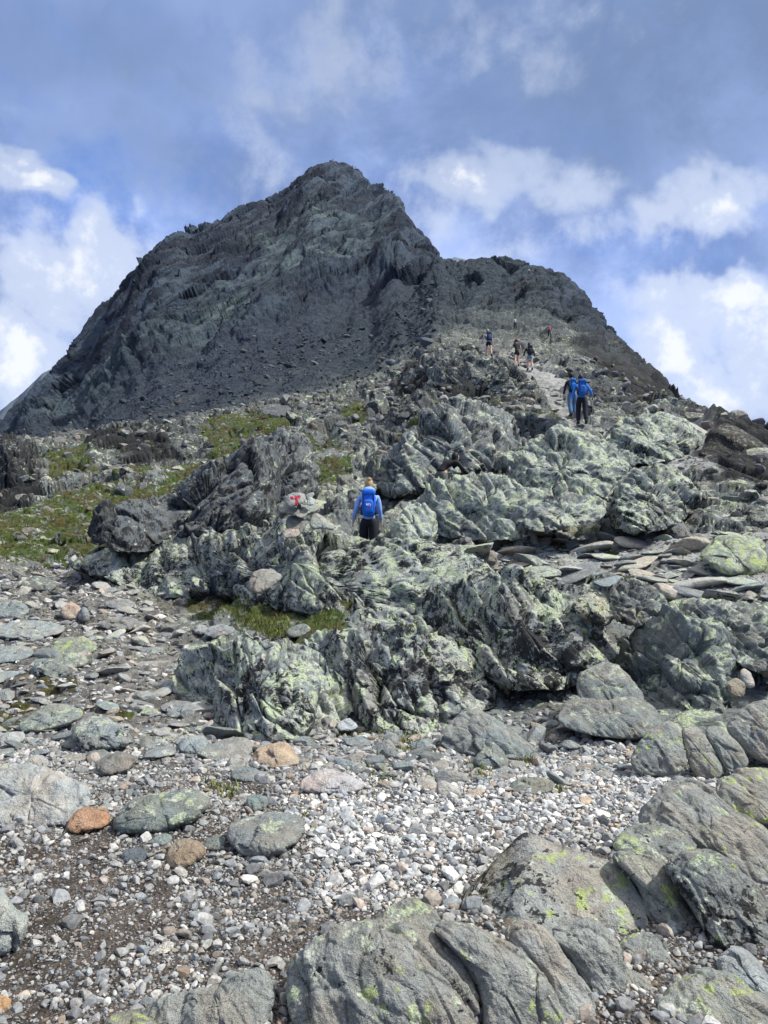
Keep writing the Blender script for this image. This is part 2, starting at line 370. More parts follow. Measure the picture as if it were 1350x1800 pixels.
# material zones, from where things lie on the slope
wq = fbm(Xg*.35, Yg*.35, o=3)*22 * np.clip(12/Yg, .25, 1) * 1.6 + fbm(PXg*.02, PYg*.02, o=3)*10
def zone(polys, soft=10):
    out = np.zeros(PXg.shape)
    for p in polys:
        p2 = np.array(p); 
        m = (PXg > p2[:, 0].min()-60) & (PXg < p2[:, 0].max()+60) & (PYg > p2[:, 1].min()-60) & (PYg < p2[:, 1].max()+60)
        sdv = poly_sd(PXg[m], PYg[m], p) + wq[m]
        out[m] = np.maximum(out[m], sstep(sdv, -soft, soft))
    return out
near62 = Yg < 66
MOSS = zone([
 [(330,1040),(420,1035),(470,1060),(600,1060),(605,1110),(540,1125),(480,1120),(420,1100),(330,1090)],
 [(370,735),(440,720),(530,726),(505,768),(445,805),(385,812),(340,775)],[(60,800),(150,785),(165,815),(90,840)],[(190,835),(300,805),(350,800),(330,830),(220,855)],[(240,870),(330,850),(380,870),(300,905),(230,900)],
 [(350,800),(420,770),(440,800),(360,850),(300,880),(250,880)],
 [(-60,925),(60,885),(130,862),(230,845),(270,880),(180,965),(80,992),(-60,992)],
 [(600,710),(640,708),(640,732),(605,735)],
 [(690,765),(740,740),(730,760),(700,785)],
 [(520,790),(600,770),(610,800),(540,810)],
 [(545,815),(620,800),(620,850),(550,860)],
 [(60,800),(150,780),(170,830),(90,850)],
 [(250,930),(400,905),(420,925),(300,950)],
 [(640,965),(675,955),(680,985),(645,988)],
 [(900,940),(940,935),(950,950),(905,960)],[(940,990),(1000,985),(1000,998),(950,1000)],
 [(930,860),(990,860),(1000,878),(940,880)],
 [(1080,905),(1200,905),(1210,930),(1100,935)],
 [(590,1290),(700,1285),(740,1305),(700,1330),(600,1330)],
 [(870,1280),(905,1285),(935,1340),(880,1335)],[(820,1345),(870,1350),(860,1375),(820,1370)],
 [(640,1350),(690,1345),(690,1375),(645,1375)],
 [(350,1378),(410,1385),(425,1415),(375,1420)],[(60,1170),(110,1175),(120,1210),(60,1215)],[(0,1240),(50,1235),(60,1280),(0,1290)],
 [(190,1250),(240,1245),(245,1290),(215,1290)],[(980,955),(1100,960),(1100,975),(990,975)],
], 8) * near62
PATH = zone([
 [(850,620),(950,640),(990,670),(1000,740),(1060,760),(1180,770),(1250,800),(1260,830),(1180,820),(1060,760),(1000,760),(940,690),(870,650)],
 [(150,1000),(190,1000),(260,1100),(330,1180),(330,1300),(250,1310),(220,1200),(150,1100),(110,1040)],
 [(830,955),(1050,935),(1400,930),(1400,1060),(1180,1045),(1000,1020),(880,1012)],
 [(1130,740),(1250,770),(1240,790),(1150,770)],
], 12) * near62
SCREE = zone([
 [(0,790),(0,740),(150,700),(330,610),(480,560),(640,500),(760,480),(760,640),(690,650),(560,690),(380,720),(150,770)],
], 25) * (Yg > 66)
LICH = zone([
 [(60,720),(180,640),(330,570),(440,500),(560,420),(690,380),(700,410),(600,460),(480,540),(350,610),(150,720)],
 [(430,420),(560,350),(640,380),(500,440)],
], 22) * (Yg > 66)
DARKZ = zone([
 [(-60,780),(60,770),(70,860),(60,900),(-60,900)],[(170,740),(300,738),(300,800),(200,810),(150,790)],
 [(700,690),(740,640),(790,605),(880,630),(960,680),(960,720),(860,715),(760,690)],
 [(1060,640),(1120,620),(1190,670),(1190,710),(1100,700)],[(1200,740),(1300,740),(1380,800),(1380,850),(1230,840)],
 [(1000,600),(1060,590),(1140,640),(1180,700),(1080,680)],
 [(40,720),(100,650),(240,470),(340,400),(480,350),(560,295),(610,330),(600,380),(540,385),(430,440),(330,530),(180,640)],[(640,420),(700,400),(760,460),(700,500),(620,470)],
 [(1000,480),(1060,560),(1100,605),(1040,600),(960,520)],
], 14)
BAND = np.clip(LICH, 0, 1)
print('zones', time.time()-T0)

# relief
near_flat = sstep(PYg, 1390, 1290)              # gravel flat stays smooth
leftpath = zone([[(-200,1330),(-200,1010),(150,990),(330,1060),(330,1300),(200,1340)]], 30)
rightflat = zone([[(830,950),(1400,930),(1400,1060),(1000,1020),(880,1010)]], 15)
calm = 1 - .78*np.maximum(leftpath, rightflat)
calm *= (1 - .45*np.clip(MOSS, 0, 1)) * (1 - .7*PATH)
# surface normals of the smooth slope
def normals(X, Y, Z):
    Pv = np.stack([X, Y, Z], -1); du = np.gradient(Pv, axis=1); dv = np.gradient(Pv, axis=0)
    n = np.cross(du, dv); n /= np.linalg.norm(n, axis=-1, keepdims=True) + 1e-12
    return np.where(n[..., 2:] < 0, -n, n)
NB = normals(Xg, Yg, Zr)
def frame(Lv, Nv):
    Lv = np.array(Lv, float); Lv /= np.linalg.norm(Lv); Nv = np.array(Nv, float); Nv -= Lv*Nv.dot(Lv); Nv /= np.linalg.norm(Nv)
    return np.array([Lv, Nv, np.cross(Lv, Nv)])
FR_LEFT = frame((.60, .55, .62), (-.75, .2, .6))      # beds of the left hill and the mountain climb to the right
FR_MTN = frame((.36, .74, .57), (.92, -.38, -.10))     # gullies of the summit face run down to the left
FR_RIGHT = frame((.80, -.25, -.42), (.35, -.3, .85))  # beds of the ridge dip to the right
D = np.zeros_like(Zr)
PP = np.stack([Xg, Yg, Zr], -1)
split = (PXg + fbm(Xg*.15, Yg*.15, o=3)*150) > 690
def blocks(m, s, amp, tilt=1.15, crack=.45, st=2.1, warp=.22, cw=.07, left=None):
    """angular blocks of size s, longer along the bedding; m masks the vertices"""
    out = np.zeros(Zr.shape, np.float32)
    for fr, sel in ((FR_LEFT if left is None else left, ~split), (FR_RIGHT if left is None else left, split)):
        mm = m & sel
        q = PP[mm] @ fr.T / s
        w = [fbm(q[:, 0]*.4+7*k, q[:, 1]*.4-3*k, q[:, 2]*.4+k, o=2)*warp for k in range(3)]
        h, e = facet3(q[:, 0]/st + w[0], q[:, 1]*1.25 + w[1], q[:, 2] + w[2], tilt)
        out[mm] = amp*(h - crack*np.exp(-(e/cw)**2))
    return out
nearw = sstep(Yg, 5.5, 12)*calm
n1 = (Yg > 5.5) & (Yg < 80)
nf = 1 - sstep(Yg, 60, 78)
D += blocks(n1, 2.8, .66) * sstep(Yg, 15, 26) * nearw * nf
def ledges(m, s, amp):
    out = np.zeros(Zr.shape, np.float32)
    for fr, sel in ((FR_LEFT, ~split), (FR_RIGHT, split)):
        mm = m & sel; q = PP[mm] @ fr.T / s; b = q[:, 1] + fbm(q[:, 0]*.22, q[:, 1]*.22, q[:, 2]*.22, o=3)*.6; f = b - np.floor(b)
        out[mm] = amp*(f - sstep(f, .7, 1.0) - .35)*(.3 + 1.3*sstep(fbm(q[:, 0]*.3+9, q[:, 1]*.3, q[:, 2]*.3, o=2), -.3, .4))
    return out
D += (ledges(n1, 1.5, .34) + ledges(n1, .5, .10)) * nearw * nf * sstep(Yg, 9, 15)
D += blocks(n1, 1.15, .28) * sstep(Yg, 10, 16) * nearw * nf
D += blocks(n1, .48, .105) * nearw * nf
D += blocks((Yg > 5.5) & (Yg < 45), .2, .040) * nearw * (1 - sstep(Yg, 32, 44))
print('near blocks', time.time()-T0)
D += fbm(Xg/9, Yg/9, o=3)*.5*sstep(Yg, 14, 26)*nf*calm
D += (fbm(Xg*1.2, Yg*1.2, o=4)*.035 + fbm(Xg*6, Yg*6, o=3)*.012) * (1 - sstep(Yg, 12, 20))
h, e = facet2(Xg*2.6, Yg*2.6, .6); h2, e2 = facet2(Xg*7, Yg*7, .8)
D += (h*.07 + h2*.03) * sstep(Yg, 6.5, 9) * (1-sstep(Yg, 30, 40)) * np.maximum(leftpath, rightflat)
fa = (Yg > 55)
sc = SCREE; fade = sstep(Yg, 58, 90); ridge_side = sstep(PXg, 740, 860)
q = np.zeros_like(Zr)
qq = PP[fa] @ FR_MTN.T
q[fa] = ridge(qq[:, 0]/260 + fbm(Xg[fa]/90, Yg[fa]/90, o=2)*.5, qq[:, 1]/46 + 1.55, qq[:, 2]/80, o=3)
D += q*7.5*sstep(Yg, 120, 300)*(1-ridge_side*.6)*(1-.5*sc)
D += blocks(fa & (Yg > 100), 34, 6.5, st=3.2, tilt=.9, crack=.3, left=FR_MTN) * (1-.7*sc) * sstep(Yg, 110, 320)
D += blocks(fa, 12, 2.3, st=3.0, tilt=.9, crack=.35, left=FR_MTN) * (1-.65*sc) * sstep(Yg, 70, 200)
D += blocks(fa, 4.5, .80, st=3.0, left=FR_MTN) * (1-.5*sc) * fade
D += blocks(fa, 1.8, .38, left=FR_MTN) * fade
Xd = Xg + NB[..., 0]*D; Yd = Yg + NB[..., 1]*D; Zg = Zr + NB[..., 2]*D
# the skyline of the mountain as a whole
SK = np.array([(-600,1000),(-250,860),(-100,790),(0,742),(50,690),(98,645),(150,585),(200,520),(240,465),(290,417),(340,396),(375,393),(420,364),(480,347),
 (520,320),(550,291),(590,284),(620,293),(650,322),(690,339),(712,362),(722,392),(750,420),(772,452),(782,467),(795,466),(815,458),(840,454),(880,450),(920,461),
 (960,471),(990,480),(1030,516),(1060,560),(1100,605),(1140,637),(1178,668),(1187,704),(1240,728),(1262,742)], float)
topa = (Zg/Yd); topa[Yg < 64] = -9
am = topa.argmax(0); tm = topa.max(0)
Yc = Yd[am, np.arange(NA)]
pxs, pys = project(Xd[am, np.arange(NA)], Yc, tm*Yc + CAMZ)
want = np.interp(pxs, SK[:, 0], SK[:, 1]) ; dpy = want - pys
dpy[pxs > 1262] = 0; dpy[pxs < -250] = 0
k2 = np.exp(-0.5*(np.arange(-14, 15)/4.0)**2); k2 /= k2.sum()
dpy = np.convolve(np.pad(dpy, 14, mode='edge'), k2, 'valid')
dt = -dpy/F*1.0
Wt = sstep(L, math.log(66), np.log(np.maximum(Yc*.96, 80))[None, :])
Zg = Zg + dt[None, :]*Yd*Wt
Zg[Yg > 900] -= 40
print('skyline', float(np.abs(dpy).max()), time.time()-T0)
VG = np.stack([Xd, Yd, Zg + CAMZ], -1); V = VG.reshape(-1, 3)
me = mesh_np('hillside', V, grid_faces(NY, NA)[:, ::-1] if False else grid_faces(NY, NA))
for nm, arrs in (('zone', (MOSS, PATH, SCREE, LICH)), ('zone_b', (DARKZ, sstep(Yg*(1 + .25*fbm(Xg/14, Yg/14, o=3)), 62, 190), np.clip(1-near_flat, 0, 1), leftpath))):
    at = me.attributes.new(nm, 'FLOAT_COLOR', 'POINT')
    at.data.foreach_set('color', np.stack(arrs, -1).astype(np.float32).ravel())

def ground_at(X, Y):
    """height of the finished ground at world X, Y"""
    X = np.asarray(X, float); Y = np.asarray(Y, float)
    fa = np.interp(X/Y, aa, np.arange(NA)); fy = np.interp(np.log(Y), yy, np.arange(NY))
    i = np.clip(fa.astype(int), 0, NA-2); j = np.clip(fy.astype(int), 0, NY-2); u = fa-i; v = fy-j
    return (Zg[j, i]*(1-u)+Zg[j, i+1]*u)*(1-v) + (Zg[j+1, i]*(1-u)+Zg[j+1, i+1]*u)*v + CAMZ
def zone_at(Z, X, Y):
    fa = np.interp(X/Y, aa, np.arange(NA)).astype(int); fy = np.interp(np.log(Y), yy, np.arange(NY)).astype(int)
    return Z[np.clip(fy, 0, NY-1), np.clip(fa, 0, NA-1)]
def hit(px, py, y0=1.5, y1=900, smooth=True):
    """distance Y at which the ray of a pixel meets the slope"""
    a, t = ray(px, py); ls = np.linspace(math.log(y0), math.log(y1), 1500); Ys = np.exp(ls)
    zt = table_z(np.full(ls.shape, float(px)), ls) if smooth else ground_at(float(a)*Ys, Ys) - CAMZ
    k = np.nonzero(zt >= float(t)*Ys)[0]
    return float(Ys[k[0]]) if len(k) else float(y1)

def ground_material():
    m, T, b = new_mat('mountain_ground')
    P = T.new('ShaderNodeNewGeometry').outputs['Position']
    z1 = T.new('ShaderNodeAttribute', attribute_name='zone'); z2 = T.new('ShaderNodeAttribute', attribute_name='zone_b')
    s1 = T.new('ShaderNodeSeparateColor'); T.l.new(z1.outputs['Color'], s1.inputs[0])
    s2 = T.new('ShaderNodeSeparateColor'); T.l.new(z2.outputs['Color'], s2.inputs[0])
    moss, path, scree, lich = s1.outputs[0], s1.outputs[1], s1.outputs[2], z1.outputs['Alpha']
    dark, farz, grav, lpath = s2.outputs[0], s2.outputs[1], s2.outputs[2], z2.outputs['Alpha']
    base = T.mix(T.noise(P, .9, 4, .6), (0.105, 0.112, 0.115), (0.235, 0.240, 0.230))
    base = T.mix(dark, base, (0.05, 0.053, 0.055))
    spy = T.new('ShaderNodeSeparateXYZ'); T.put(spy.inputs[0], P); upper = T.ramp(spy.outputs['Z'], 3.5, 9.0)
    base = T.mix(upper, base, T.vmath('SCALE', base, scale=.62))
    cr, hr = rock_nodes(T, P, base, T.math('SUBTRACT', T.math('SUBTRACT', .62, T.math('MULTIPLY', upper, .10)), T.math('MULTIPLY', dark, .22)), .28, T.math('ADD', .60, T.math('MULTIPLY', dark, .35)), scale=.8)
    # far mountain: dark slabs, pale scree, lichen band
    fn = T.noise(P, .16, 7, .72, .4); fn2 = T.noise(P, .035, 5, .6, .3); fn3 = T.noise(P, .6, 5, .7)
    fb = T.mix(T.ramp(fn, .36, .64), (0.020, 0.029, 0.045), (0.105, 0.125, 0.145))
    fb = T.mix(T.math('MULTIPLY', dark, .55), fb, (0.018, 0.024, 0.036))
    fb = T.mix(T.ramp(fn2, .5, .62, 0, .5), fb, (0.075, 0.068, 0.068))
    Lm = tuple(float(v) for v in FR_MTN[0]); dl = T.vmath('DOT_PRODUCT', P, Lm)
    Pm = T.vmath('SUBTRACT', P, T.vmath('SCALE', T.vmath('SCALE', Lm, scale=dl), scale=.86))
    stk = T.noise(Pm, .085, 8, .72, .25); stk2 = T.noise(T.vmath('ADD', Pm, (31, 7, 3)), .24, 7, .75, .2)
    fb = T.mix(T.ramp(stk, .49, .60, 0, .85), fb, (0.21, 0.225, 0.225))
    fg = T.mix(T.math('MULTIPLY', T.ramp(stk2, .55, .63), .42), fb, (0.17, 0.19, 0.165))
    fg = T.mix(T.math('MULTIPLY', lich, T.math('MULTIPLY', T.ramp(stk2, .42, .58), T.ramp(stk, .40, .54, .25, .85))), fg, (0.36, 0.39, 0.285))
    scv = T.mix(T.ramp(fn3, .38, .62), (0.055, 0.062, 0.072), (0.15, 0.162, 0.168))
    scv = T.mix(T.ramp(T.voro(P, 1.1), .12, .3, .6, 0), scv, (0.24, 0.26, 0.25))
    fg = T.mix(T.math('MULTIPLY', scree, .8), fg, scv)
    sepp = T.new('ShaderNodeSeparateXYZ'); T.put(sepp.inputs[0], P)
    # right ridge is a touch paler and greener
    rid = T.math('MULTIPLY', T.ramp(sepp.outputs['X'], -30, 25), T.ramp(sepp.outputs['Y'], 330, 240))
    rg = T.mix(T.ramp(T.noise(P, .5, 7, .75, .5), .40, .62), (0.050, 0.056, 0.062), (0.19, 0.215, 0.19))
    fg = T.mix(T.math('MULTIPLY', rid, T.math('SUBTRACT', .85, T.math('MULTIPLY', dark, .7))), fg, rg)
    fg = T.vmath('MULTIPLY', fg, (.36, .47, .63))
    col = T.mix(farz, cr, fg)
    # soil, gravel, path
    soil = T.mix(T.ramp(T.noise(P, 3.0, 6, .7), .35, .65), (0.046, 0.037, 0.029), (0.120, 0.100, 0.082))
    peb = T.mix(T.voro(P, 55, out='Color'), (0.05, 0.046, 0.042), (0.30, 0.29, 0.27))
    soil = T.mix(T.ramp(T.voro(P, 55), .32, .22), soil, T.vmath('MULTIPLY', peb, (1, 1, 1)))
    pc = T.mix(T.ramp(T.noise(P, 2.2, 6, .7), .35, .65), (0.19, 0.195, 0.185), (0.42, 0.425, 0.40))
    col = T.mix(T.math('MULTIPLY', path, T.math('SUBTRACT', .8, T.math('MULTIPLY', lpath, .6))), col, pc)
    lp = T.mix(T.ramp(T.noise(P, 4, 6, .7), .4, .6), (0.06, 0.052, 0.042), (0.20, 0.19, 0.17))
    col = T.mix(T.math('MULTIPLY', lpath, .75), col, lp)
    col = T.mix(grav, col, soil)
    # moss and turf: patchy, greener in the middle, ochre at the rim
    mn = T.noise(P, 2.6, 6, .7, .5)
    mcol = T.mix(T.ramp(T.noise(P, 1.1, 4, .6), .38, .6), (0.080, 0.072, 0.022), (0.060, 0.092, 0.016))
    mcol = T.mix(T.ramp(T.noise(P, 9, 5, .7), .35, .68), T.vmath('SCALE', mcol, scale=.4), T.vmath('SCALE', mcol, scale=1.7))
    mm = T.ramp(T.math('ADD', T.math('MULTIPLY', moss, .49), T.math('MULTIPLY', T.math('SUBTRACT', mn, .5), 2.2)), .26, .46)
    col = T.mix(mm, col, mcol)
    sg = T.new('ShaderNodeSeparateXYZ'); T.put(sg.inputs[0], T.new('ShaderNodeNewGeometry').outputs['Normal'])
    bits = T.math('MULTIPLY', T.math('MULTIPLY', T.ramp(T.noise(P, .75, 5, .7, .4), .575, .63), T.ramp(sg.outputs['Z'], .55, .8)), T.math('SUBTRACT', 1, T.math('MAXIMUM', T.math('MAXIMUM', farz, grav), path)))
    bits = T.math('MULTIPLY', bits, T.ramp(sepp.outputs['Y'], 8, 12)); mm = T.math('MAXIMUM', mm, bits)
    col = T.mix(bits, col, mcol)
    T.put(b.inputs['Base Color'], col)
    hf = T.math('ADD', T.math('ADD', T.math('MULTIPLY', fn, 3), T.math('MULTIPLY', stk2, 5)), T.math('MULTIPLY', fn3, 1.3))
    hn = T.math('ADD', T.math('MULTIPLY', hr, .16), T.math('ADD', T.math('MULTIPLY', T.voro(P, 55), T.math('MULTIPLY', grav, -.02)), T.math('MULTIPLY', T.noise(P, 60, 3), T.math('MULTIPLY', mm, .05))))
    mxh = T.new('ShaderNodeMix', data_type='FLOAT'); T.put(mxh.inputs[0], farz); T.put(mxh.inputs[2], hn); T.put(mxh.inputs[3], hf)
    add_bump(T, b, mxh.outputs[0], 1.0, 1.0)
    b.inputs['Roughness'].default_value = .92
    return m
GROUND = ground_material()
hill = tag(link('hillside_ground', me, GROUND), kind='structure', label='rocky mountain slope rising from gravel to the dark summit')

# the flat gravel goes on beside and behind the viewer
sx_, sy_ = np.meshgrid(np.linspace(-40, 40, 120), np.linspace(-30, 5.5, 60)); sz_ = fbm(sx_*1.2, sy_*1.2, o=3)*.02 - .05
sme = mesh_np('gravel_flat', np.stack([sx_, sy_, sz_], -1).reshape(-1, 3), grid_faces(60, 120)); 
for nm, c_ in (('zone', (0, 0, 0, 0)), ('zone_b', (0, 0, 1, 0))):
    at = sme.attributes.new(nm, 'FLOAT_COLOR', 'POINT'); at.data.foreach_set('color', np.tile(np.array(c_, np.float32), 7200))
tag(link('gravel_ground', sme, GROUND), kind='structure', label='flat stony ground around the viewpoint')
# ridges far behind, distant haze painted in as blue, a real range of hills 2.5 km off
def distant_ridge(name, pts, Y0, label):
    P = np.array(pts, float); xs = np.arange(P[0, 0], P[-1, 0]+1, 3.0); ys = np.interp(xs, P[:, 0], P[:, 1])
    ys = ys + fbm(xs/18, xs*0+Y0, o=4)*1.2
    a, t = ray(xs, ys); rows = []
    for k, (f, zf) in enumerate(((.86, -1), (.9, -.6), (.95, -.25), (1.0, 0), (1.06, -.3), (1.12, -1))):
        Y = Y0*f + fbm(xs/25, xs*0+k*3.3, o=3)*Y0*.012*(k != 3)
        rows.append(np.stack([a*Y0*(1+.02*(k-3)), Y, t*Y0 + CAMZ + zf*Y0*.18], -1))
    Vv = np.array(rows).reshape(-1, 3)
    m, T, b = new_mat(name+'_rock'); Pp = T.new('ShaderNodeNewGeometry').outputs['Position']
    T.put(b.inputs['Base Color'], T.mix(T.noise(Pp, .02, 6, .7), (0.05, 0.07, 0.10), (0.12, 0.15, 0.18)))  # the blue of distant haze is put into the base colour
    return tag(link(name, mesh_np(name, Vv, grid_faces(6, len(xs))), m), kind='structure', label=label)
distant_ridge('far_hill', [(-160,800),(-60,760),(0,722),(40,690),(75,656),(100,645),(140,660),(220,720)], 1500, 'haze-blue shoulder of rock behind the left flank')
distant_ridge('far_hill', [(740,500),(775,470),(785,456),(800,452),(818,456),(835,470),(880,500)], 900, 'haze-blue knob of rock seen through the notch')
print('ground done', time.time()-T0)
# ------------------------------------------------------------------ traced boulders and outcrops
def chaikin(P, n=2):
    for _ in range(n):
        Q = np.roll(P, -1, 0); P = np.stack([P*.75+Q*.25, P*.25+Q*.75], 1).reshape(-1, 2)
    return P
def resample(P, M):
    Q = np.vstack([P, P[:1]]); s = np.concatenate([[0], np.cumsum(np.linalg.norm(np.diff(Q, axis=0), axis=1))])
    t = np.linspace(0, s[-1], M, endpoint=False); return np.stack([np.interp(t, s, Q[:, 0]), np.interp(t, s, Q[:, 1])], -1)
STY = {  # smoothness, block sizes and amplitudes relative to the rock, rib strength
 'slab':    dict(low=.055, f=[(.50, .042), (.20, .016), (.07, .005)], rib=.014, crack=.45, led=.016),
 'face':    dict(low=.030, f=[(.90, .020), (.22, .007)], rib=.002, crack=.15, led=.003),
 'boulder': dict(low=.055, f=[(.50, .085), (.20, .024), (.08, .006)], rib=.004, crack=.12, led=.008),
 'outcrop': dict(low=.045, f=[(.40, .100), (.17, .045), (.065, .015)], rib=.003, crack=.55, led=.036),
 'crag':    dict(low=.045, f=[(.34, .110), (.15, .050), (.06, .018)], rib=.002, crack=.5, led=.028),
}
N_ROCK = [0]
def rock(name, label, poly, style='boulder', tint=(.2, .2, .2), lich=.5, yel=.3, blk=.3, Y=None, depth=.8, bulge=.34,
         ribdir=(.55, -.3, -.75), cat='boulder', group=None, kind=None, grain=(1, 1, 1), crease=None, seed=None, sink=0.0, step=2.2):
    N_ROCK[0] += 1; sd = N_ROCK[0]*3.7 if seed is None else seed
    P = np.array(poly, float)
    if style in ('outcrop', 'crag'):          # bedrock humps run into one another at their flanks
        P = P.mean(0) + (P - P.mean(0))*np.array([1.22 if name == 'crag_boulder' else .98 if 'climbing to the right' in label else 1.08, 1.0])
    P = chaikin(P, 2 if style in ('slab', 'boulder', 'face') else 1); c = P.mean(0)
    A2 = resample(P, 64); per = np.linalg.norm(np.diff(np.vstack([A2, A2[:1]]), axis=0), axis=1).sum()
    w = np.ptp(P[:, 0]); hgt = np.ptp(P[:, 1]); M = int(np.clip(per/step, 40, 520)); B = resample(P, M)
    B0 = B
    if style != 'boulder':
        rough = .040 if style in ('outcrop', 'crag') else .010
        nb_ = B - c; rl = np.linalg.norm(nb_, axis=1, keepdims=True); sc_ = math.sqrt(w*hgt)
        ou = fbm(B[:, 0]/sc_*4 + sd, B[:, 1]/sc_*4, o=4, gain=.6) + .8*facet2(B[:, 0]/sc_*5 + sd, B[:, 1]/sc_*5, .8)[0]
        B = B + nb_/rl*(ou*rough*sc_)[:, None]*np.where(nb_[:, 1:] < .5*hgt/2, 1, .3)
    yb, yt = P[:, 1].max(), P[:, 1].min()
    bx = P[P[:, 1].argmax(), 0]
    Yb = hit(bx, min(yb, 1795)) if Y is None else Y
    if yb > 1795 and Y is None: Yb *= (1795-1000.)/(yb-1000.)
    mpp = Yb / F; W = w*mpp; H = hgt*mpp; size = math.sqrt(W*H)
    dep = depth*W; bul = bulge*min(W, H)
    Nf = int(np.clip(min(w, hgt)/2/step*1.3, 14, 130)); Nb = max(8, Nf//3)
    s = np.concatenate([np.linspace(0, 1, Nf+1), 1 + np.linspace(0, 1, Nb+1)[1:]])
    rho = np.sin(s*math.pi/2)**np.where(s < 1, .92, 1.0); cc = np.cos(s*math.pi/2)
    cc = np.where(s < 1, (sstep(1-rho, 0, .42)*bul if style == 'face' else np.abs(cc)**.75*bul), -np.abs(cc)**.75*dep*.55)
    q = c + rho[:, None, None]*(B0 - c)[None] + (rho**7)[:, None, None]*(B - B0)[None]              # (rings, M, 2)
    a, t = ray(q[..., 0], q[..., 1])
    fr = np.clip((yb - q[..., 1])/(yb - yt), 0, 1)
    if style in ('outcrop', 'crag'):          # the foot follows the slope it grows out of
        xs = np.linspace(P[:, 0].min(), P[:, 0].max(), 41); low = np.full(41, -1e9)
        for (x0, y0), (x1, y1) in zip(B, np.roll(B, -1, 0)):
            lo_, hi_ = min(x0, x1), max(x0, x1); m_ = (xs >= lo_) & (xs <= hi_)
            if hi_ > lo_: low[m_] = np.maximum(low[m_], y0 + (xs[m_]-x0)/(x1-x0)*(y1-y0))
        low[low < 0] = yb; low[0], low[-1] = low[1], low[-2]
        g_ = np.array([hit(x, min(y, 1795)) if y < 1795 else 1.6/max(.05, float(-ray(x, y)[1])) for x, y in zip(xs, low)])
        if Y is not None: g_ = g_*(Y/np.median(g_))
        g_ = np.clip(g_, np.median(g_)*.8, np.median(g_)*1.3); g_ = np.convolve(np.pad(g_, 3, mode='edge'), np.ones(7)/7, 'valid')
        Yb = np.interp(q[..., 0], xs, g_); fr = np.clip((np.interp(q[..., 0], xs, low) - q[..., 1])/(yb - yt), -.1, 1)
        fr = np.where(fr < 0, fr, fr)
    frp = np.sign(fr)*np.abs(fr)**1.15
    wgt = 1.0 if style == 'boulder' else np.clip(.3 + .7*fr, 0, 1) if style in ('slab', 'face') else np.clip(.12 + .88*fr, 0, 1)
    Yq = Yb + dep*frp + sink - np.where(cc[:, None] > 0, cc[:, None]*wgt, cc[:, None])
    if crease is not None:          # a sharp edge: the part left of this line turns away to the left
        (ex0, ey0), (ex1, ey1), kk = crease; L_ = math.hypot(ex1-ex0, ey1-ey0)
        dl_ = ((q[..., 0]-ex0)*(ey1-ey0) - (q[..., 1]-ey0)*(ex1-ex0))/L_
        Yq = Yq + kk*np.maximum(-dl_, 0)*Yb/F*np.where(s <= 1, 1, 0)[:, None]
    X = a*Yq; Z = t*Yq
    Pw = np.stack([X, Yq, Z], -1)
    C = Pw.reshape(-1, 3).mean(0); n = (Pw - C)/np.array([W, max(dep, bul)*1.1, H]); n /= np.linalg.norm(n, axis=-1, keepdims=True)+1e-9
    if style != 'boulder':
        n = n*.45 + np.array([0, -.62, .62])*np.where(s <= 1, 1, -1)[:, None, None]; n /= np.linalg.norm(n, axis=-1, keepdims=True)+1e-9
    S = STY[style]; p = Pw.reshape(-1, 3)*np.array([1, .5 if style in ('outcrop', 'crag') else .8, 1]) + sd
    L = np.array(ribdir, float); L /= np.linalg.norm(L)
    dl = (p @ L)[:, None]*L; pr = p - dl*.86                       # squeezed along the rib direction
    k = 1/size
    d = S['low']*fbm(p[:, 0]*k*1.6, p[:, 1]*k*1.6, p[:, 2]*k*1.6, o=3)
    w1 = fbm(p[:, 0]*k*2, p[:, 1]*k*2, p[:, 2]*k*2, o=2)*.14
    for (fs, am) in S['f']:
        f = k/fs; pp = p - dl*.5
        h, e = facet3(pp[:, 0]*f + w1, pp[:, 1]*f - w1, pp[:, 2]*f + w1, 1.15)
        d = d + am*(h - S['crack']*np.exp(-(e/.065)**2))
    rr = ridge(pr[:, 0]*k*5 + w1, pr[:, 1]*k*5, pr[:, 2]*k*5 + w1, o=2)
    d = d + S['rib']*rr
    Nb_ = np.cross(L, (0, 1, .25)); Nb_ /= np.linalg.norm(Nb_); Nb_ = Nb_*np.sign(Nb_[2] + 1e-6)
    for (fs, am) in ((5.5, 1.0), (14, .42)):
        b_ = (p @ Nb_)*k*fs + fbm(p[:, 0]*k*1.5, p[:, 1]*k*1.5, p[:, 2]*k*1.5 + fs, o=3)*.5*(fs/5.5)**.5; f_ = b_ - np.floor(b_)
        d = d + S['led']*am*(f_ - sstep(f_, .68, 1.0) - .35)*(.4 + 1.2*sstep(fbm(p[:, 0]*k*2+fs, p[:, 1]*k*2, p[:, 2]*k*2, o=2), -.3, .4))
    g = 1-2*np.abs(perlin(pr[:, 0]*k*2.6+9, pr[:, 1]*k*2.6, pr[:, 2]*k*2.6))
    d = d - S['rib']*1.3*sstep(g, .88, .99)
    d = d + .006*fbm(p[:, 0]*k*22, p[:, 1]*k*22, p[:, 2]*k*22, o=2)
    d = (d*size).reshape(len(s), M)*(1 - .30*np.clip(s, 0, 1)**4)[:, None]
    mask = 1.0
    Pw = Pw + n*(d*mask)[..., None]
    # one point at the front pole and one at the back pole
    V = Pw[1:-1].reshape(-1, 3); f0 = Pw[0].mean(0); f1 = Pw[-1].mean(0)
    f0 = Pw[1].mean(0)
    V = np.vstack([V, f0, f1]); V[:, 2] += CAMZ
    nr = len(s)-2; quads = grid_faces(nr, M, True)
    i = np.arange(M); j = (i+1) % M; ia, ib = len(V)-2, len(V)-1
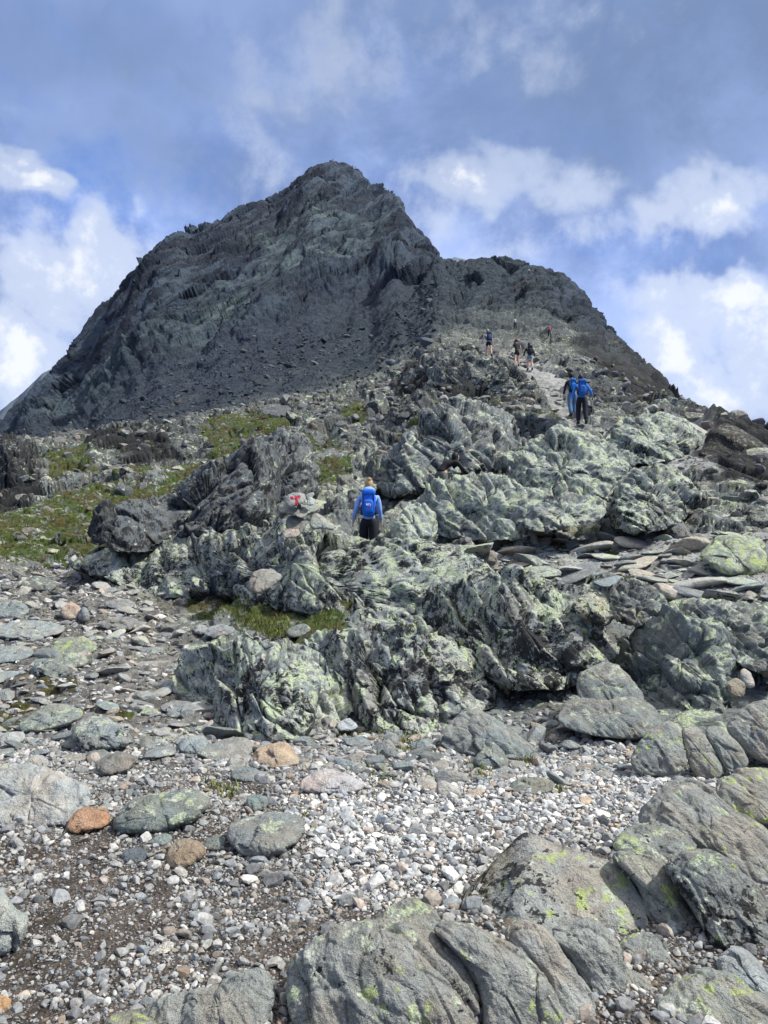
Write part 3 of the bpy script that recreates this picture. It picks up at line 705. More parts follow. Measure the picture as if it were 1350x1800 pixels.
    t1 = np.stack([np.full(M, ia), j, i, i], -1); t2 = np.stack([np.full(M, ib), (nr-1)*M+i, (nr-1)*M+j, (nr-1)*M+j], -1)
    O = np.array([C[0], C[1], V[:, 2].min()]); 
    me = bpy.data.meshes.new(name)
    Vl = (V - O).astype(np.float32)
    quads = quads[:, ::-1]
    me.vertices.add(len(V)); me.vertices.foreach_set('co', Vl.ravel())
    tr1 = np.stack([np.full(M, ia), i, j], -1)
    tr2 = np.stack([np.full(M, ib), (nr-1)*M+j, (nr-1)*M+i], -1)
    lv = np.concatenate([quads.ravel(), tr1.ravel(), tr2.ravel()]); nq = len(quads)
    ls = np.concatenate([np.arange(nq)*4, nq*4 + np.arange(2*M)*3])
    me.loops.add(len(lv)); me.loops.foreach_set('vertex_index', lv.astype(np.int32))
    me.polygons.add(len(ls)); me.polygons.foreach_set('loop_start', ls.astype(np.int32))
    me.polygons.foreach_set('use_smooth', np.ones(len(ls), bool)); me.update(calc_edges=True)
    o = link(name, me, ROCK); o.location = O
    tag(o, label, cat, group, kind)
    if style in ('slab', 'face'): tint = (tint[0]*1.25, tint[1]*1.23, tint[2]*1.17); yel = min(1, yel*1.15); blk = min(1, blk*1.25)
    o['tint'] = tuple(float(v) for v in tint); o['lichen'] = float(lich); o['yellow'] = float(yel); o['black'] = float(blk)
    gq = {'slab': 1.8, 'face': 1.6, 'outcrop': 1.25, 'crag': 1.0}.get(style, 1.5); o['grain'] = tuple(float(v)*gq for v in grain)
    return o

GREY = (.20, .205, .20); COOL = (.17, .19, .20); WARM = (.235, .215, .195); PALE = (.36, .35, .34)
# big rounded slabs in the near right corner
rock('foreground_boulder', 'large pointed boulder with flat brown top and green lichen on its dark left face',
 [(806,1612),(821,1562),(851,1531),(907,1471),(932,1461),(972,1481),(1053,1506),(1083,1521),(1113,1551),(1138,1602),(1141,1635),(1073,1650),(1023,1660),(952,1665),(892,1665),(830,1650)],
 'face', (.25,.243,.235), .55, .62, .5, Y=3.55, depth=.75, bulge=.16, crease=((948,1440),(905,1660),.95))
rock('rounded_slab', 'broad dome of rock with black and yellow-green patches beside the gravel at the bottom edge',
 [(497,1715),(520,1680),(560,1650),(610,1625),(665,1622),(720,1630),(770,1647),(806,1677),(826,1713),(838,1768),(845,1850),(700,1880),(560,1860),(505,1790)],
 'slab', (0.217,0.211,0.203), .6, .5, .36, Y=2.75, depth=.55, cat='rock slab')
rock('rounded_slab', 'long curved rock rib with yellow lichen right of the black-patched dome',
 [(761,1632),(786,1615),(836,1630),(897,1660),(937,1696),(972,1743),(1005,1810),(1015,1870),(850,1870),(846,1753),(836,1733),(816,1692),(771,1652)],
 'slab', (0.225,0.217,0.207), .5, .55, .3, Y=2.8, depth=.6, cat='rock slab')
rock('rounded_slab', 'narrow smooth brown rib with a pale crack in the middle of the near slabs',
 [(887,1637),(912,1622),(952,1630),(975,1650),(996,1682),(1027,1723),(1047,1753),(1064,1860),(1004,1860),(968,1738),(928,1692),(893,1660)],
 'slab', (0.253,0.242,0.231), .35, .35, .15, Y=2.85, depth=.9, cat='rock slab')
rock('rounded_slab', 'wrinkled grey-brown slab directly below the large pointed boulder',
 [(930,1628),(982,1632),(1033,1612),(1073,1638),(1098,1680),(1107,1712),(1096,1790),(1053,1800),(1038,1745),(1000,1690),(962,1655)],
 'slab', (0.243,0.235,0.224), .42, .35, .3, Y=3.0, depth=.7, cat='rock slab')
rock('rock_block', 'squared dark block cut off by a crack under the right corner of the pointed boulder',
 [(1083,1647),(1143,1635),(1174,1668),(1202,1713),(1160,1748),(1113,1730),(1093,1680)], 'slab', (0.208,0.205,0.200), .5, .5, .4, Y=3.3, depth=.7, cat='rock block')
rock('rock_block', 'small blocky stone wedged at the foot of the squared dark block',
 [(1073,1703),(1123,1703),(1160,1748),(1147,1785),(1108,1795),(1080,1760)], 'slab', (0.217,0.211,0.203), .4, .3, .3, Y=3.05, depth=.8, cat='rock block')
rock('rounded_slab', 'upright curved slab with bright lichen, right of the pointed boulder behind a deep crack',
 [(1068,1506),(1103,1499),(1149,1509),(1176,1531),(1203,1567),(1228,1622),(1258,1698),(1262,1725),(1206,1728),(1170,1670),(1139,1622),(1129,1577),(1109,1541)],
 'slab', (0.220,0.220,0.209), .6, .5, .4, Y=3.6, depth=.8, cat='rock slab')
rock('rounded_slab', 'big dark mottled slab leaning at the right edge above the bluish stone',
 [(1160,1521),(1199,1494),(1244,1490),(1285,1509),(1325,1555),(1360,1610),(1420,1720),(1330,1740),(1290,1690),(1258,1690),(1239,1640),(1200,1571)],
 'slab', (0.178,0.181,0.178), .6, .4, .5, Y=3.4, depth=.7, cat='rock slab')
rock('rounded_slab', 'long grey-brown whaleback slab rising along the right edge of the gravel',
 [(1115,1440),(1153,1390),(1184,1370),(1214,1363),(1249,1383),(1276,1420),(1315,1440),(1360,1475),(1420,1620),(1340,1600),(1295,1545),(1255,1510),(1190,1490),(1145,1465)],
 'slab', (0.228,0.223,0.215), .45, .4, .2, Y=4.15, depth=.7, cat='rock slab')
rock('rounded_slab', 'low green-spotted slab beside the gravel below the whaleback slab',
 [(1073,1492),(1085,1470),(1123,1444),(1174,1447),(1228,1484),(1212,1510),(1174,1525),(1113,1512)],
 'slab', (0.201,0.203,0.198), .6, .6, .4, Y=4.0, depth=.6, cat='rock slab')
rock('rounded_slab', 'yellow-lichened ledge at the right edge level with the end of the gravel',
 [(1255,1378),(1285,1360),(1350,1350),(1410,1375),(1420,1460),(1350,1450),(1290,1436),(1265,1415)],
 'slab', (0.238,0.233,0.219), .45, .7, .25, Y=4.7, depth=.7, cat='rock slab')
rock('boulder', 'smooth bluish-grey stone wedged against the right edge of the picture',
 [(1255,1688),(1274,1665),(1300,1659),(1332,1687),(1354,1723),(1362,1760),(1310,1745),(1268,1718)], 'boulder', (.30,.33,.35), .15, .1, .1, Y=3.1, depth=.9)
rock('rounded_slab', 'pale green dome of rock in the bottom right corner',
 [(1148,1770),(1184,1728),(1224,1703),(1274,1706),(1325,1741),(1390,1768),(1400,1860),(1150,1860)], 'slab', (0.231,0.231,0.217), .6, .6, .15, Y=2.75, depth=.7, cat='rock slab')
rock('rounded_slab', 'low rock lump with a bright yellow-green patch between pebbles and the black-patched dome',
 [(648,1625),(668,1605),(700,1582),(735,1577),(766,1600),(778,1630),(770,1655),(700,1655),(655,1648)], 'slab', (0.209,0.209,0.201), .5, .6, .4, Y=3.35, depth=.7, cat='rock slab')
rock('rounded_slab', 'smooth grey slab ending the gravel at the bottom, left of the black-patched dome',
 [(236,1800),(282,1753),(322,1743),(363,1748),(403,1723),(443,1703),(473,1715),(488,1753),(470,1790),(445,1870),(240,1870)], 'slab', (0.222,0.222,0.217), .35, .2, .2, Y=2.75, depth=.6, cat='rock slab')
rock('boulder', 'bright yellow-green rock cut by the bottom edge of the picture',
 [(172,1802),(201,1779),(252,1777),(280,1803),(276,1850),(176,1850)], 'boulder', (.22,.22,.18), .5, 1.0, .2, Y=2.72, depth=.7)
rock('boulder', 'orange-brown stone cut by the left edge near the bottom corner',
 [(-35,1760),(-15,1745),(3,1748),(21,1763),(3,1787),(-20,1792)], 'boulder', (.42,.25,.13), 0, 0, 0, Y=2.95, depth=.8)
rock('boulder', 'pale angular block cut by the left edge beside dark soil',
 [(-60,1580),(-20,1560),(3,1567),(22,1597),(51,1607),(45,1632),(22,1668),(0,1682),(-50,1682)], 'boulder', (.34,.36,.34), .35, .1, .05, depth=.7)
# stones on the gravel
rock('boulder', 'long flat green-lichened boulder lying on gravel right of the orange stone',
 [(194,1446),(217,1415),(252,1400),(302,1388),(353,1388),(373,1405),(363,1428),(318,1452),(272,1466),(242,1468),(214,1470),(197,1462)], 'boulder', (.20,.215,.20), .72, .5, .3, depth=.55, bulge=.5)
rock('boulder', 'rusty orange stone on gravel left of the long flat boulder',
 [(113,1456),(131,1425),(151,1418),(186,1425),(196,1441),(180,1458),(151,1463),(121,1463)], 'boulder', (.40,.225,.14), .25, 0, .25, depth=.7, bulge=.5)
rock('boulder', 'flat grey-green boulder with a pale right end in the middle of the gravel',
 [(398,1451),(420,1440),(453,1430),(504,1425),(534,1446),(538,1476),(504,1498),(468,1507),(438,1503),(408,1483)], 'boulder', (.235,.235,.225), .55, .15, .2, depth=.7, bulge=.45)
rock('boulder', 'angular brown stone in front of the long flat boulder',
 [(292,1496),(312,1471),(353,1479),(365,1501),(322,1530),(297,1523)], 'boulder', (.30,.235,.175), 0, 0, .05, depth=.8, bulge=.5)
rock('boulder', 'flat pinkish-white stone at the back of the pale gravel',
 [(524,1382),(535,1366),(559,1355),(594,1355),(640,1372),(635,1392),(579,1397),(534,1395)], 'boulder', (.46,.41,.40), 0, .05, .05, depth=.6, bulge=.5)
rock('boulder', 'rust-and-cream boulder in front of the left lichen outcrop',
 [(438,1333),(453,1313),(494,1302),(513,1312),(528,1335),(526,1348),(480,1353),(445,1348)], 'boulder', (.42,.33,.25), .05, .05, .05, depth=.7, bulge=.5)
rock('boulder', 'white lumpy stone at the foot of the cleft between the lichen outcrops',
 [(549,1255),(555,1247),(574,1243),(590,1258),(581,1274),(559,1271)], 'boulder', (.55,.52,.47), 0, 0, 0, depth=.9, bulge=.5)
rock('boulder', 'pale bluish stone just right of the white lumpy stone',
 [(592,1276),(600,1264),(613,1262),(629,1271),(630,1282),(612,1286),(595,1284)], 'boulder', (.42,.44,.46), 0, 0, .05, depth=.9, bulge=.5)
rock('boulder', 'square flat grey stone left of the rust-and-cream boulder',
 [(312,1315),(322,1293),(365,1292),(364,1325),(322,1329)], 'boulder', (.30,.32,.32), .05, 0, .05, depth=.7, bulge=.3)
rock('boulder', 'brown-grey stone behind the rusty orange stone',
 [(165,1347),(178,1330),(200,1320),(237,1327),(238,1348),(205,1364),(178,1362)], 'boulder', (.22,.20,.18), .15, .05, .1, depth=.7, bulge=.5)
rock('boulder', 'dark oval stone below the long flat boulder',
 [(211,1507),(222,1492),(245,1489),(262,1497),(258,1512),(240,1521),(218,1519)], 'boulder', (.13,.14,.15), 0, 0, .05, depth=.8, bulge=.5)
rock('boulder', 'teal-grey stone left of the brown angular stone',
 [(260,1482),(275,1466),(302,1463),(304,1480),(285,1490),(264,1489)], 'boulder', (.20,.24,.24), .15, 0, .1, depth=.8, bulge=.5)
rock('boulder', 'grey-green stone between the brown stone and the flat pale-ended boulder',
 [(352,1488),(365,1471),(388,1468),(400,1482),(392,1495),(364,1497)], 'boulder', (.17,.19,.185), .2, 0, .1, depth=.8, bulge=.5)
rock('boulder', 'white flat stone lying alone low in the gravel',
 [(264,1680),(277,1662),(297,1652),(308,1657),(300,1672),(280,1680)], 'boulder', (.58,.56,.50), 0, 0, 0, depth=.8, bulge=.35)
rock('boulder', 'round bluish stone left of the pinkish-white stone',
 [(404,1368),(412,1349),(440,1347),(460,1358),(458,1372),(430,1376)], 'boulder', (.22,.245,.25), .1, 0, .05, depth=.8, bulge=.5)
rock('boulder', 'teal stone with mossy foot above the flat pale-ended boulder',
 [(431,1420),(434,1398),(466,1396),(474,1412),(462,1426),(440,1428)], 'boulder', (.22,.25,.24), .2, .1, .1, depth=.8, bulge=.45)
rock('boulder', 'low grey-brown rock in the pale gravel right of centre',
 [(892,1384),(905,1370),(940,1366),(975,1372),(978,1390),(950,1398),(905,1397)], 'boulder', (.20,.20,.175), .4, .3, .2, depth=.7, bulge=.45)
rock('boulder', 'pale block standing at the far rim of the gravel by the ribbed rocks',
 [(1150,1358),(1153,1340),(1180,1337),(1197,1350),(1192,1368),(1165,1370)], 'boulder', (.46,.44,.41), 0, .05, 0, depth=.8, bulge=.45)
# ribbed bedrock on the far left of the gravel
rock('bedrock_ledge', 'pale rippled ledge of bare rock at the left edge of the gravel',
 [(-60,1365),(-20,1345),(60,1340),(110,1365),(162,1385),(155,1430),(100,1455),(40,1448),(-50,1455)], 'slab', (0.337,0.331,0.329), .25, .1, .12, depth=.6, bulge=.25, cat='rock ledge', ribdir=(.3,.2,-.9))
# stones and plates on the left slope
for lab, poly, tint, l, y, b in [
 ('flat boulder with a white-blue scar on the left slope, cut by the edge', [(-20,1107),(30,1092),(76,1089),(122,1101),(100,1120),(40,1126),(-15,1120)], (.28,.29,.29), .5, .4, .2),
 ('bright yellow-green lichened boulder on the left slope', [(83,1142),(106,1122),(136,1118),(166,1127),(176,1142),(146,1154),(96,1151)], (.24,.25,.21), .5, 1.0, .3),
 ('low green plate just below the bright yellow-green boulder', [(88,1158),(120,1146),(148,1150),(156,1166),(130,1176),(100,1174)], (.24,.26,.23), .8, .3, .1),
 ('mossy-footed lichened rock below the bright boulder on the left', [(50,1178),(68,1160),(98,1158),(128,1176),(110,1196),(62,1194)], (.20,.21,.20), .7, .5, .5),
 ('wide flat lichened plate at the left, above the dark-marked one', [(28,1275),(65,1248),(100,1235),(143,1243),(148,1263),(100,1280),(52,1290)], (.25,.26,.24), .7, .4, .2),
 ('black-and-white lichened rock in the lower left, right of the wide plate', [(126,1280),(151,1258),(191,1262),(227,1293),(234,1308),(191,1322),(151,1322),(128,1300)], (.24,.25,.25), .75, .3, .55),
 ('flat grey plate beside the foot of the left lichen outcrop', [(275,1245),(302,1229),(342,1234),(345,1250),(302,1256)], (.26,.26,.26), .1, .05, .05),
 ('round-backed brown-grey rock in the middle of the left path', [(172,1103),(186,1088),(210,1083),(242,1086),(248,1104),(215,1112)], (.22,.215,.205), .25, .1, .1),
 ('pinkish-cream stone on the left path', [(102,1080),(110,1066),(124,1058),(140,1066),(148,1084),(124,1092)], (.45,.34,.27), 0, 0, .05),
 ('grey rock directly right of the pinkish-cream stone', [(136,1090),(140,1070),(150,1066),(160,1080),(156,1094)], (.24,.24,.24), .2, 0, .1),
 ('dark spotted rock near the left edge above the scarred boulder', [(28,1030),(48,1014),(70,1010),(96,1022),(100,1036),(60,1044)], (.17,.175,.17), .6, .3, .5),
 ('broken grey-green ledge at the left edge of the slope', [(-40,1068),(0,1052),(32,1054),(54,1066),(46,1086),(0,1090)], (.22,.24,.24), .5, .3, .3),
 ('flat slab with thin lichen at the left edge below the scarred boulder', [(-40,1148),(0,1134),(50,1136),(64,1150),(30,1164),(-30,1168)], (.26,.27,.26), .4, .2, .2),
 ('grey plate high on the left slope near the path', [(180,1062),(200,1052),(236,1056),(240,1068),(206,1074)], (.25,.25,.25), .2, .1, .1),
 ('rounded grey stone right of the left path, below the moss', [(336,1108),(345,1098),(362,1098),(366,1110),(352,1118)], (.31,.31,.31), .1, 0, .05),
 ('broad grey stone between path and green moss', [(356,1116),(368,1102),(396,1096),(414,1106),(404,1118),(376,1122)], (.28,.28,.28), .1, 0, .1),
 ('dark stone sitting in the ochre moss', [(500,1112),(515,1100),(536,1096),(548,1106),(540,1118),(512,1122)], (.20,.21,.20), .4, .1, .2),
 ('long thin plate on the left slope above the outcrop', [(222,1148),(246,1138),(286,1136),(290,1146),(250,1152)], (.26,.27,.26), .3, .1, .1),
]:
    rock('boulder', lab, poly, 'boulder', tint, l, y, b, depth=.6, bulge=.42)
# lichen outcrops of the middle ground
rock('lichen_outcrop', 'low rounded lichen outcrop on the left with pale stones at its foot',
 [(314,1190),(330,1147),(368,1135),(403,1150),(428,1110),(453,1125),(504,1125),(549,1145),(579,1175),(602,1212),(608,1258),(560,1288),(504,1305),(438,1307),(393,1278),(353,1247),(320,1225)],
 'outcrop', (.23,.24,.235), .78, .45, .62, depth=0.85, bulge=.26, cat='outcrop')
rock('lichen_outcrop', 'central ribbed outcrop with diagonal black streaks, right of the cleft',
 [(546,1130),(580,1108),(640,1108),(690,1103),(740,1093),(790,1128),(840,1160),(866,1200),(868,1240),(810,1262),(770,1290),(700,1296),(655,1288),(610,1235),(585,1182),(555,1150)],
 'outcrop', (.24,.245,.24), .75, .40, .68, depth=0.85, bulge=.28, cat='outcrop')
rock('lichen_outcrop', 'long crest of pale lichen rock in front of the hiker in the blue jacket',
 [(150,1000),(175,980),(230,968),(300,955),(360,946),(430,935),(500,932),(560,940),(620,948),(650,948),(700,944),(760,956),(810,980),(850,1010),(860,1060),(800,1090),(700,1098),(600,1085),(500,1078),(440,1050),(340,1052),(260,1045),(200,1015)],
 'outcrop', (.22,.23,.225), .78, .42, .66, depth=0.37, bulge=.30, cat='outcrop')
rock('lichen_outcrop', 'steep outcrop covered in yellow-green lichen and black cracks, right of centre',
 [(755,1050),(790,1022),(850,1012),(900,1003),(950,1018),(990,1058),(1035,1092),(1058,1130),(1056,1170),(1015,1205),(940,1215),(880,1205),(835,1170),(800,1130),(765,1090)],
 'outcrop', (.23,.235,.225), .78, .6, .66, Y=8.6, depth=0.78, bulge=.30, cat='outcrop')
rock('lichen_outcrop', 'smoother dark grey-green outcrop above the ribbed rocks at the right',
 [(1090,1150),(1110,1112),(1143,1090),(1179,1082),(1214,1098),(1249,1094),(1276,1110),(1310,1152),(1298,1205),(1285,1250),(1224,1258),(1174,1245),(1133,1215),(1100,1180)],
 'outcrop', (.155,.17,.165), .6, .42, .4, Y=8.1, depth=0.78, bulge=.28, cat='outcrop')
rock('lichen_outcrop', 'dark shaded rock between the yellow-green outcrop and the smoother one',
 [(1010,1215),(1020,1180),(1053,1165),(1075,1162),(1100,1182),(1142,1232),(1093,1245),(1030,1240)], 'slab', (0.192,0.197,0.195), .6, .45, .25, Y=7.7, depth=.6, cat='outcrop')
rock('lichen_outcrop', 'long low grey rock behind the right end of the gravel',
 [(975,1262),(992,1229),(1033,1226),(1073,1231),(1113,1221),(1156,1243),(1170,1278),(1133,1300),(1053,1295),(1003,1285)], 'slab', (0.187,0.193,0.193), .45, .35, .25, Y=7.2, depth=.5, cat='outcrop')
rock('lichen_outcrop', 'sloping smooth rock wedge at the back of the gravel, right of the central outcrop',
 [(765,1308),(791,1263),(831,1244),(871,1262),(912,1292),(955,1328),(948,1350),(871,1330),(810,1325)], 'slab', (0.209,0.220,0.220), .4, .2, .2, Y=6.85, depth=.5, cat='outcrop')
rock('boulder', 'pointed small rock in front of the smooth wedge with grass beside it',
 [(826,1338),(845,1315),(866,1299),(884,1323),(898,1352),(850,1360)], 'boulder', (.23,.24,.23), .5, .3, .2, Y=6.45, depth=.7, bulge=.45)
rock('ribbed_rock', 'rounded ribbed rock with a blue-grey foot, leftmost of the three ribs',
 [(1105,1338),(1123,1303),(1154,1273),(1184,1268),(1201,1282),(1207,1318),(1205,1362),(1120,1364)], 'slab', (0.222,0.222,0.217), .5, .55, .25, Y=6.1, depth=.7, cat='rock slab')
rock('ribbed_rock', 'narrow curved rib between two cracks, middle of the three ribs',
 [(1197,1285),(1212,1276),(1232,1282),(1258,1320),(1272,1352),(1262,1372),(1222,1368),(1206,1330)], 'slab', (0.239,0.234,0.223), .5, .6, .15, Y=6.1, depth=.8, cat='rock slab')
rock('ribbed_rock', 'broad grey-green rib, rightmost of the three ribs',
 [(1232,1280),(1264,1271),(1307,1318),(1320,1345),(1280,1362),(1262,1330)], 'slab', (0.213,0.219,0.211), .55, .3, .2, Y=6.15, depth=.7, cat='rock slab')
rock('ribbed_rock', 'big domed speckled rock at the right edge above the end of the gravel',
 [(1270,1280),(1295,1248),(1345,1225),(1420,1240),(1440,1350),(1340,1345),(1310,1320)], 'slab', (0.220,0.217,0.212), .5, .35, .2, Y=6.3, depth=.6, cat='rock slab')
rock('boulder', 'round brown-green stone sitting at the rim of the small puddle',
 [(1276,1205),(1282,1194),(1297,1190),(1313,1205),(1311,1224),(1294,1230),(1281,1220)], 'boulder', (.25,.23,.185), .2, .3, .05, Y=7.1, depth=.9, bulge=.5)
rock('boulder', 'pale wedge stone leaning right of the round puddle stone',
 [(1300,1180),(1308,1173),(1322,1186),(1328,1204),(1316,1212),(1304,1196)], 'boulder', (.42,.39,.36), 0, 0, 0, Y=7.4, depth=.9)
rock('boulder', 'black-and-cream speckled boulder perched right of the yellow-green outcrop',
 [(1003,1066),(1023,1041),(1048,1033),(1073,1054),(1077,1081),(1068,1100),(1033,1093),(1012,1081)], 'boulder', (.40,.38,.30), .6, .6, .75, Y=8.9, depth=.8, bulge=.5)
rock('boulder', 'brown-grey boulder above the green moss on the long crest',
 [(432,1033),(441,1005),(468,997),(500,1011),(480,1033),(445,1046)], 'boulder', (.30,.27,.235), .15, .05, .1, Y=10.6, depth=.8, bulge=.5)
rock('lichen_outcrop', 'dark jagged rock band behind the speckled boulder',
 [(1060,1050),(1080,1025),(1120,1018),(1160,1035),(1168,1070),(1150,1095),(1110,1100),(1080,1090)], 'crag', (.15,.155,.15), .55, .5, .6, Y=9.2, depth=1.08, cat='outcrop')
rock('lichen_outcrop', 'rounded lichen ledge at the right above the smoother outcrop',
 [(1140,1088),(1170,1060),(1230,1050),(1290,1058),(1360,1075),(1400,1120),(1380,1180),(1310,1175),(1260,1120),(1200,1105)], 'outcrop', (.18,.19,.185), .65, .4, .45, Y=8.5, depth=0.78, cat='outcrop')
rock('boulder', 'cube-like yellow-green boulder at the right edge beside a dark slot',
 [(1226,975),(1247,955),(1274,943),(1325,938),(1347,958),(1349,1000),(1297,1017),(1255,1002)], 'boulder', (.23,.25,.20), .75, .8, .2, Y=12.1, depth=.8, bulge=.4)
rock('crag_boulder', 'large overhanging dark boulder with round lichen plates and a cave-like shadow beneath',
 [(1070,885),(1088,850),(1130,822),(1170,818),(1205,845),(1212,890),(1180,925),(1125,940),(1082,925)], 'crag', (.17,.18,.175), .75, .4, .6, Y=14.3, depth=1.24, bulge=.2)
rock('crag_boulder', 'big mint-lichened hump of rock left of the overhanging boulder',
 [(905,850),(915,800),(950,770),(1000,752),(1050,775),(1092,815),(1085,850),(1040,880),(980,885),(930,880)], 'outcrop', (.20,.215,.21), .8, .45, .5, Y=17.5, depth=1.08, bulge=.2)
rock('crag_boulder', 'black-and-orange lichened pointed boulder against the sky at the right',
 [(1215,825),(1235,780),(1264,742),(1292,746),(1320,762),(1362,790),(1400,835),(1310,848),(1240,845)], 'boulder', (.17,.155,.12), .35, .45, .9, Y=20.5, depth=.7, bulge=.4)
rock('crag_boulder', 'dark rock tip against the sky at the far right edge',
 [(1300,762),(1312,747),(1330,752),(1380,785),(1380,820),(1310,800)], 'boulder', (.08,.08,.075), .2, .2, .8, Y=27, depth=.7)
rock('crag_boulder', 'grey-green boulder with a smooth pale ramp behind the overhanging boulder',
 [(1065,795),(1085,760),(1115,733),(1155,724),(1200,742),(1230,775),(1190,805),(1130,818),(1085,815)], 'outcrop', (.19,.205,.20), .75, .35, .55, Y=21, depth=1.08, bulge=.2)
rock('crag_boulder', 'smooth pale brown ramp of rock climbing towards the sky at the right',
 [(1150,735),(1175,728),(1220,745),(1262,768),(1245,790),(1190,782),(1160,760)], 'slab', (0.332,0.325,0.317), .15, .05, .1, Y=24, depth=.8)
rock('crag_boulder', 'rounded rock in front of the mint-lichened hump',
 [(930,925),(945,895),(985,868),(1020,865),(1055,890),(1050,912),(1000,928),(950,935)], 'outcrop', (.20,.21,.205), .75, .4, .45, Y=14.2, depth=1.08, bulge=.2)
rock('crag_boulder', 'steep lichen-streaked slab behind which the person in black bends down',
 [(740,905),(760,865),(800,845),(830,838),(870,832),(905,850),(945,872),(955,905),(930,935),(880,950),(815,948),(765,935)], 'outcrop', (.21,.225,.22), .8, .35, .45, Y=15.2, depth=.5, bulge=.2)
rock('crag_boulder', 'pale flat-topped slab left of the steep streaked slab, right of the blue-jacketed hiker',
 [(690,940),(705,900),(730,880),(752,895),(768,930),(745,952),(705,955)], 'outcrop', (.23,.25,.245), .85, .2, .3, Y=13.8, depth=0.93, bulge=.2)
rock('dark_crag', 'dark broken crag below the trio of hikers',
 [(690,712),(705,670),(740,638),(790,606),(830,622),(870,640),(925,668),(962,692),(955,722),(890,735),(810,722),(740,730)], 'crag', (.13,.135,.13), .6, .3, .68, Y=38, depth=0.54, bulge=.30, cat='crag')
rock('slab_crag', 'slanted grey bedrock crag climbing to the right on the left hill',
 [(185,965),(195,925),(240,885),(285,872),(325,845),(365,812),(395,806),(440,782),(482,772),(515,800),(505,850),(480,900),(430,935),(360,945),(290,955),(235,968)], 'crag', (.11,.118,.125), .45, .15, .68, Y=16.2, depth=0.70, bulge=.13, ribdir=(.62,.4,.62), cat='crag')
rock('slab_crag', 'small black pinnacle at the left end of the slanted crag',
 [(156,950),(166,900),(180,876),(197,880),(204,905),(206,950),(180,962)], 'crag', (.07,.075,.08), .35, .1, .8, Y=17.5, bulge=.1, depth=1.24, ribdir=(.62,.4,.62), cat='crag')
rock('slab_crag', 'grey jointed crag above and behind the blue-jacketed hiker',
 [(655,850),(680,805),(715,765),(760,722),(810,705),(870,715),(905,750),(915,790),(880,825),(800,838),(740,862),(690,872)], 'crag', (.16,.17,.17), .6, .2, .5, Y=19.8, depth=0.78, bulge=.26, cat='crag')
rock('slab_crag', 'dark jointed crag on the hill left of the hiker, below the green turf',
 [(400,870),(410,820),(450,775),(490,755),(525,765),(545,800),(560,850),(545,880),(480,895),(430,890)], 'crag', (.13,.135,.14), .5, .15, .6, Y=21.5, depth=0.78, ribdir=(.62,.4,.62), cat='crag')
rock('dark_crag', 'black lichen-crusted crag on the skyline of the left hill',
 [(160,790),(165,758),(200,742),(250,738),(295,745),(310,770),(285,800),(230,812),(180,810)], 'crag', (.08,.083,.085), .55, .3, .75, Y=48, depth=0.93, bulge=.2, cat='crag')
rock('dark_crag', 'black crag at the left edge of the picture below the mountain foot',
 [(-60,870),(-60,790),(0,778),(55,780),(68,810),(50,850),(60,890),(0,905)], 'crag', (.065,.068,.07), .5, .25, .8, Y=36, depth=0.93, bulge=.2, cat='crag')
rock('crag_boulder', 'long low dark block on the green turf of the left hill crest',
 [(452,728),(462,713),(490,711),(512,716),(516,726),(490,733)], 'boulder', (.10,.105,.11), .35, .1, .4, Y=46, depth=.8)
rock('crag_boulder', 'small overhanging grey block below the smooth slab in the far right skyline notch',
 [(1175,705),(1185,672),(1200,700),(1240,722),(1262,742),(1230,755),(1190,735)], 'crag', (.07,.075,.075), .3, .1, .7, Y=60, depth=0.78, bulge=.2)
print('rocks', N_ROCK[0], time.time()-T0)

# ------------------------------------------------------------------ loose stones
def ico(sub):
    import bmesh
    bm = bmesh.new(); bmesh.ops.create_icosphere(bm, subdivisions=sub, radius=1.0)
    v = np.array([x.co[:] for x in bm.verts]); f = np.array([[q.index for q in p.verts] for p in bm.faces]); bm.free(); return v, f
def stone_shape(v, seed, cuts, rnd=.12, flat=1.0):
    r = np.random.default_rng(seed); p = v*(1 + rnd*fbm(v[:, 0]*1.1+seed, v[:, 1]*1.1, v[:, 2]*1.1, o=2)[:, None])
    for _ in range(cuts):
        n = r.normal(size=3); n /= np.linalg.norm(n); d = r.uniform(.48, .82); s = p @ n
        p = p - np.maximum(s-d, 0)[:, None]*n*.94
    p = p*(1 + .03*fbm(v[:, 0]*4+seed, v[:, 1]*4, v[:, 2]*4, o=2)[:, None])
    ext = np.ptp(p, axis=0)/2; p = p/ext*np.array([1, r.uniform(.62, .9), flat*r.uniform(.38, .8)])
    return p
v3, f3 = ico(4)
STONES = [mesh_np('stone', stone_shape(v3, 100+i, 9 if i % 2 else 6, flat=(.55 if i % 3 else 1.0)), f3) for i in range(16)]
BLOCKS = [mesh_np('block', stone_shape(v3, 200+i, 16, rnd=.05, flat=1.15), f3, False) for i in range(16)]
for me_ in STONES + BLOCKS: me_.materials.append(ROCK)

